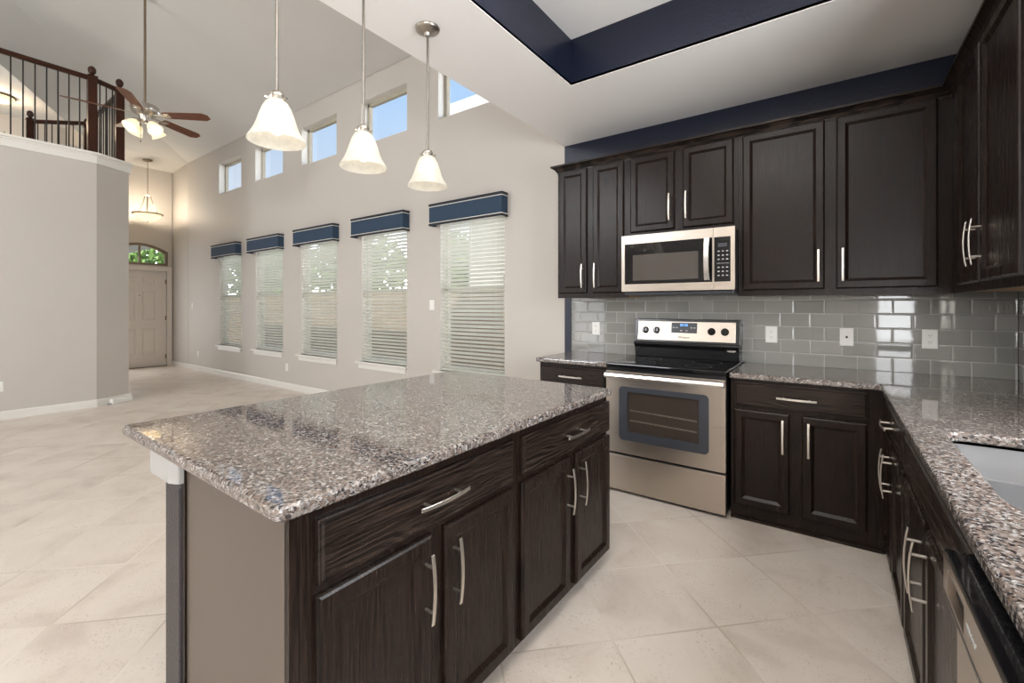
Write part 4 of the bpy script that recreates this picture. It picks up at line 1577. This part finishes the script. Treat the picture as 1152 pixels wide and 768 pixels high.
for k in range(5):
    a = math.radians(42 + 72 * k)
    R = Matrix.Rotation(a, 4, 'Z')
    Rp = R @ Matrix.Translation((0, 0, 0.01)) @ Matrix.Rotation(math.radians(-13), 4, 'X')
    P = [(0.20, -0.050), (0.24, -0.058), (0.645, -0.070), (0.700, -0.034), (0.700, 0.034), (0.645, 0.070), (0.24, 0.058), (0.20, 0.050)]
    bl = G().prism(P, -0.003, 0.003).build('blade', M['blade'], t, 0.001)
    bl.matrix_local = Rp
    g = G()
    g.box(0.09, 0.25, -0.012, 0.012, -0.008, -0.003).box(0.21, 0.27, -0.035, 0.035, -0.007, -0.003)
    br = g.build('blade_arm', M['nickel_d'], t, 0.002)
    br.matrix_local = Rp
for k in range(4):
    a = math.radians(20 + 90 * k)
    dx, dy = math.cos(a), math.sin(a)
    ax = Vector((dx * 0.62, dy * 0.62, -0.78)).normalized()
    p = Vector((dx * 0.05, dy * 0.05, -0.045))
    q = p + ax * 0.07
    G().cyl(p, q, 0.010, n=10).lathe([(0.0005, -0.02), (0.024, -0.018), (0.026, 0.01), (0.0005, 0.012)], q, 20, axis=ax).build('lamp_arm', M['nickel_d'], t, smooth=True)
    pr = [(0.030, 0.0), (0.045, 0.02), (0.058, 0.05), (0.066, 0.085), (0.078, 0.115), (0.075, 0.115), (0.063, 0.085), (0.055, 0.05), (0.042, 0.02), (0.027, 0.0)]
    G().lathe(pr, q, 28, axis=ax, close=True).build('lamp_shade', M['fanshade'], t, smooth=True)
    G().sphere(q + ax * 0.065, 0.028, 12, 8).build('bulb', M['bulb'], t, smooth=True)
    light('fan_glow', 'POINT', Vector((FX, FY, FZ)) + q + ax * 0.11, (0, 0, 0), FAN_W, (1, 0.84, 0.62), radius=0.03)
for (x, y, z1) in ((0.02, -0.045, -0.30), (-0.03, -0.03, -0.22)):
    G().cyl((x, y, -0.07), (x, y, z1), 0.0015, n=6).cyl((x, y, z1 - 0.03), (x, y, z1), 0.005, n=8).build('pull_chain', M['bronze'], t)

# ------------------------------------------------------------------ foyer bowl pendant
PX, PY = -11.62, 3.13
ztop = ZM - 0.06 * (XF - PX) / (XF - XD) - 0.026
t = thing('bowl_pendant', 'bronze bowl pendant light on a chain in the foyer', 'pendant light', (PX, PY, ztop))
k_ = 9.33 / 502.34
zl = lambda v: CAMZ + (HORIZON - v) * k_ - ztop
G().lathe([(0.085, 0), (0.085, -0.015), (0.04, -0.03), (0.0005, -0.03)]).build('canopy', M['bronze'], t, smooth=True)
g = G()
zz0, zz1 = -0.03, zl(218)
nl = 22
for i in range(nl):
    za = zz0 + (zz1 - zz0) * i / nl
    zb = zz0 + (zz1 - zz0) * (i + 1) / nl
    off = 0.008
    if i % 2:
        g.tube([(0, -off, za), (0, -off, zb), (0, off, zb), (0, off, za), (0, -off, za)], 0.0028, 5)
    else:
        g.tube([(-off, 0, za), (-off, 0, zb), (off, 0, zb), (off, 0, za), (-off, 0, za)], 0.0028, 5)
g.build('chain', M['bronze'], t)
zh = zl(220)
G().lathe([(0.0005, 0.03), (0.02, 0.025), (0.075, 0.012), (0.07, -0.005), (0.02, -0.02), (0.0005, -0.035)], (0, 0, zh)).build('hub', M['nickel'], t, smooth=True)
zr = zl(241)
for k in range(3):
    a = math.radians(100 + 120 * k)
    G().tube([(0.05 * math.cos(a), 0.05 * math.sin(a), zh), (0.11 * math.cos(a), 0.11 * math.sin(a), (zh + zr) / 2), (0.21 * math.cos(a), 0.21 * math.sin(a), zr)], 0.006, 7).build('arm', M['bronze'], t)
G().cyl((0, 0, zh - 0.02), (0, 0, zr - 0.15), 0.006, n=8).build('stem', M['bronze'], t)
G().lathe([(0.225, -0.012), (0.262, -0.004), (0.262, 0.012), (0.225, 0.006)], (0, 0, zr), 40, close=True).build('rim', M['bronze'], t, smooth=True)
pr = [(0.235, 0.0), (0.225, -0.04), (0.19, -0.085), (0.13, -0.125), (0.06, -0.145), (0.004, -0.150)]
G().lathe(pr + [(r * 0.97, z + 0.006) for r, z in reversed(pr)], (0, 0, zr), 36, close=True).build('bowl', M['bowl'], t, smooth=True)
G().sphere((0, 0, zr - 0.158), 0.016).build('finial', M['bronze'], t, smooth=True)
light('foyer_glow', 'POINT', (PX, PY, ztop + zr + 0.10), (0, 0, 0), FOYER_W, (1, 0.84, 0.64), radius=0.08)

# hall dome light
t = thing('dome_light', 'round glass dome light on the hall ceiling behind the loft rail', 'ceiling light', (-12.04, 1.12, 5.085))
G().lathe([(0.21, 0.0), (0.215, -0.02), (0.20, -0.03), (0.0005, -0.03)], n=36).build('rim', M['bronze'], t, smooth=True)
pr = [(0.195, -0.03), (0.18, -0.065), (0.13, -0.10), (0.06, -0.118), (0.002, -0.122)]
G().lathe(pr + [(r * 0.98, z + 0.004) for r, z in reversed(pr)], n=32, close=True).build('dome', M['bowl'], t, smooth=True)
light('hall_glow', 'POINT', (-12.04, 1.12, 4.88), (0, 0, 0), HALL_W, (1, 0.78, 0.52), radius=0.08)

# ------------------------------------------------------------------ loft railing


def newel(t, x, y, z0, z1, w=0.092):
    g = G()
    h = w / 2
    g.box(x - h, x + h, y - h, y + h, z0, z1 - 0.13)
    g.box(x - h - 0.006, x + h + 0.006, y - h - 0.006, y + h + 0.006, z1 - 0.155, z1 - 0.13)
    g.lathe([(0.0005, z1), (0.02, z1 - 0.004), (0.038, z1 - 0.025), (0.044, z1 - 0.055), (0.036, z1 - 0.09), (0.020, z1 - 0.108), (0.030, z1 - 0.118), (0.030, z1 - 0.132), (0.0005, z1 - 0.132)], (x, y, 0), 18)
    g.build('newel', M['cherry'], t, 0.004)


def rail(t, a, b, z, w=0.062, h=0.058):
    a, b = Vector((a[0], a[1], 0)), Vector((b[0], b[1], 0))
    d = (b - a).normalized()
    s_ = Vector((-d.y, d.x, 0))
    prof = [(-w / 2, 0.012), (-w / 2 + 0.012, 0), (w / 2 - 0.012, 0), (w / 2, 0.012), (w / 2, 0.030), (w / 2 - 0.006, 0.048), (w / 4, h), (-w / 4, h), (-w / 2 + 0.006, 0.048), (-w / 2, 0.030)]
    g = G()
    g.extrude(prof, a + Vector((0, 0, z - h)), b + Vector((0, 0, z - h)), s_, (0, 0, 1))
    g.build('handrail', M['cherry'], t)


def balusters(t, a, b, z0, z1, n):
    a, b = Vector(a), Vector(b)
    for i in range(n):
        p = a + (b - a) * ((i + 0.5) / n)
        h = 0.0065
        G().box(p.x - h, p.x + h, p.y - h, p.y + h, z0, z1).box(p.x - 0.012, p.x + 0.012, p.y - 0.012, p.y + 0.012, z0, z0 + 0.02).build('baluster', M['iron'], t)


ZR = 4.385
t = thing('loft_railing', 'cherry wood railing with black iron balusters on the loft wall cap', 'railing')
N1, N2 = (-7.995, 1.56), (-8.135, 1.875)
newel(t, *N1, ZCAP, 4.52)
newel(t, *N2, ZCAP, 4.52)
rail(t, (-7.995, -1.6), (N1[0], N1[1] - 0.04), ZR)
rail(t, N1, N2, ZR)
ys_ = []
y = 1.44
while y > -1.5:
    ys_.append(y)
    y -= 0.1005
for y in ys_:
    h = 0.0065
    G().box(-7.995 - h, -7.995 + h, y - h, y + h, ZCAP, ZR - 0.05).box(-8.007, -7.983, y - 0.012, y + 0.012, ZCAP, ZCAP + 0.02).build('baluster', M['iron'], t)
balusters(t, (N1[0] - 0.02, N1[1] + 0.05), (N2[0] + 0.02, N2[1] - 0.05), ZCAP, ZR - 0.05, 3)
t = thing('loft_railing', 'dark railing along the far side of the loft, behind the front railing', 'railing')
N3, N4 = (-10.02, 1.90), (-10.66, 1.33)
newel(t, *N4, 3.22, 4.53)
newel(t, *N3, 3.22, 4.44)
rail(t, (N2[0] - 0.06, N2[1] + 0.02), N3, ZR)
rail(t, N3, N4, ZR)
balusters(t, (N2[0] - 0.08, N2[1] + 0.02), N3, 3.22, ZR - 0.05, 16)
balusters(t, (N3[0] - 0.04, N3[1] - 0.04), (N4[0] + 0.04, N4[1] + 0.04), 3.22, ZR - 0.05, 7)

struct(G().box(XR + 0.16, XR + 1.5, 0.0, 3.2, 2.55, 2.62).box(2.46, 4.3, -5.2, -0.2, 2.60, 2.68).build('sun_block', M['trim']), 'added sun shield outside the kitchen windows, out of view')  # unseen slabs added to keep direct sun out of sink and nook windows
# ------------------------------------------------------------------ outdoors, seen through the blinds and the transom
g = G()
g.box(-40, 20, YW + 0.17, 40, -0.35, -0.15)
g.box(-40, XD - 0.16, -20, YW + 0.17, -0.35, -0.15)
struct(g.build('ground', M['ground']))
g = G()
x = -26.0
while x < 4:
    g.box(x, x + 0.138, 6.6, 6.62, -0.15, 1.72 + random.uniform(-0.008, 0.008))
    x += 0.145
g2 = G()
for z in (0.1, 0.8, 1.5):
    g2.box(-26, 4, 6.62, 6.66, z, z + 0.09)
ft = thing('garden_fence', 'tan wooden board fence outside, seen through the blinds', 'fence', (0, 0, 0))
g.build('boards', M['fence'], ft)
g2.build('rails', M['fence'], ft)


def tree(name, label, x, y, h, r, n, grp='garden trees'):
    t = thing(name, label, 'tree', (x, y, -0.15), 0, grp)
    G().cyl((0, 0, 0), (0.1, 0.05, h * 0.6), 0.14, 0.07, 10).build('trunk', M['bark'], t)
    g = G()
    for i in range(n):
        u, v, w = random.gauss(0, 1), random.gauss(0, 1), random.gauss(0, 1)
        q = Vector((u, v, w)).normalized() * (random.random() ** 0.4)
        c = Vector((q.x * r, q.y * r, h * 0.68 + q.z * h * 0.34))
        a = Vector((random.uniform(-1, 1), random.uniform(-1, 1), random.uniform(-1, 1))).normalized()
        b = a.orthogonal().normalized()
        s_ = random.uniform(0.10, 0.2)
        g.add([c - a * s_, c + b * s_ * 0.5, c + a * s_, c - b * s_ * 0.5], [(0, 1, 2, 3)])
    g.build('crown', M['leaf'], t)


tree('garden_tree', 'leafy green tree outside the farthest windows', -15.0, 10.6, 4.4, 1.9, 2600)
tree('garden_tree', 'leafy green tree beyond the fence, outside the middle windows', -11.6, 12.4, 4.2, 1.5, 1800)
tree('front_tree', 'leafy green tree out front, seen through the arched transom', -22.5, 5.0, 4.6, 2.4, 3400)
tree('garden_tree', 'leafy green tree beyond the fence, behind the window farthest along the wall', -20.5, 10.0, 4.4, 1.9, 2400)
tree('garden_tree', 'leafy green tree beyond the fence, seen through the second and third windows', -14.6, 16.5, 4.6, 2.0, 2200)
# neighbour's two-storey house beyond the fence with a white eave
nh = thing('neighbor_house', 'pale two-storey house beyond the fence, its white eave in the clerestory nearest the kitchen', 'house', (-9.1, 10.4, -0.15))
G().box(0, 11.0, 0.0, 7.0, 0, 7.3).build('walls', M['siding'], nh)
g = G()
g.add([(-0.45, -0.40, 7.5), (11.4, -0.40, 7.5), (11.4, 7.4, 7.5), (-0.45, 7.4, 7.5), (5.5, 3.5, 9.6)], [(0, 1, 4), (1, 2, 4), (2, 3, 4), (3, 0, 4), (0, 3, 2, 1)])
g.build('roof', M['shingle'], nh)
G().box(-0.5, 11.45, -0.50, -0.40, 7.20, 7.62).box(-0.45, 11.4, -0.40, 0.0, 7.28, 7.32).build('eave', M['trim'], nh)
for x in (1.3, 4.6, 7.9):
    for z in (1.0, 4.3):
        f = G().box(x, x + 1.2, -0.05, 0.0, z, z + 1.5).build('window', M['trim'], nh)
        G().box(x + 0.07, x + 1.13, -0.06, -0.05, z + 0.07, z + 1.43).build('pane', M['blackgl'], f)
# porch roof outside the front door, seen through the transom
pr_ = thing('porch_roof', 'pale porch ceiling outside the front door, seen at the top of the transom', 'porch', (XD - 0.16, 3.0, 2.74))
G().box(-3.1, 0.0, -2.6, 0.7, 0.0, 0.10).build('ceiling_boards', M['siding'], pr_)
G().box(-3.2, -3.0, -2.6, 0.7, -0.04, 0.12).build('beam', M['trim'], pr_)
for y in (-2.5, 0.6):
    G().box(-3.18, -3.04, y - 0.07, y + 0.07, -2.9, -0.04).build('post', M['trim'], pr_)
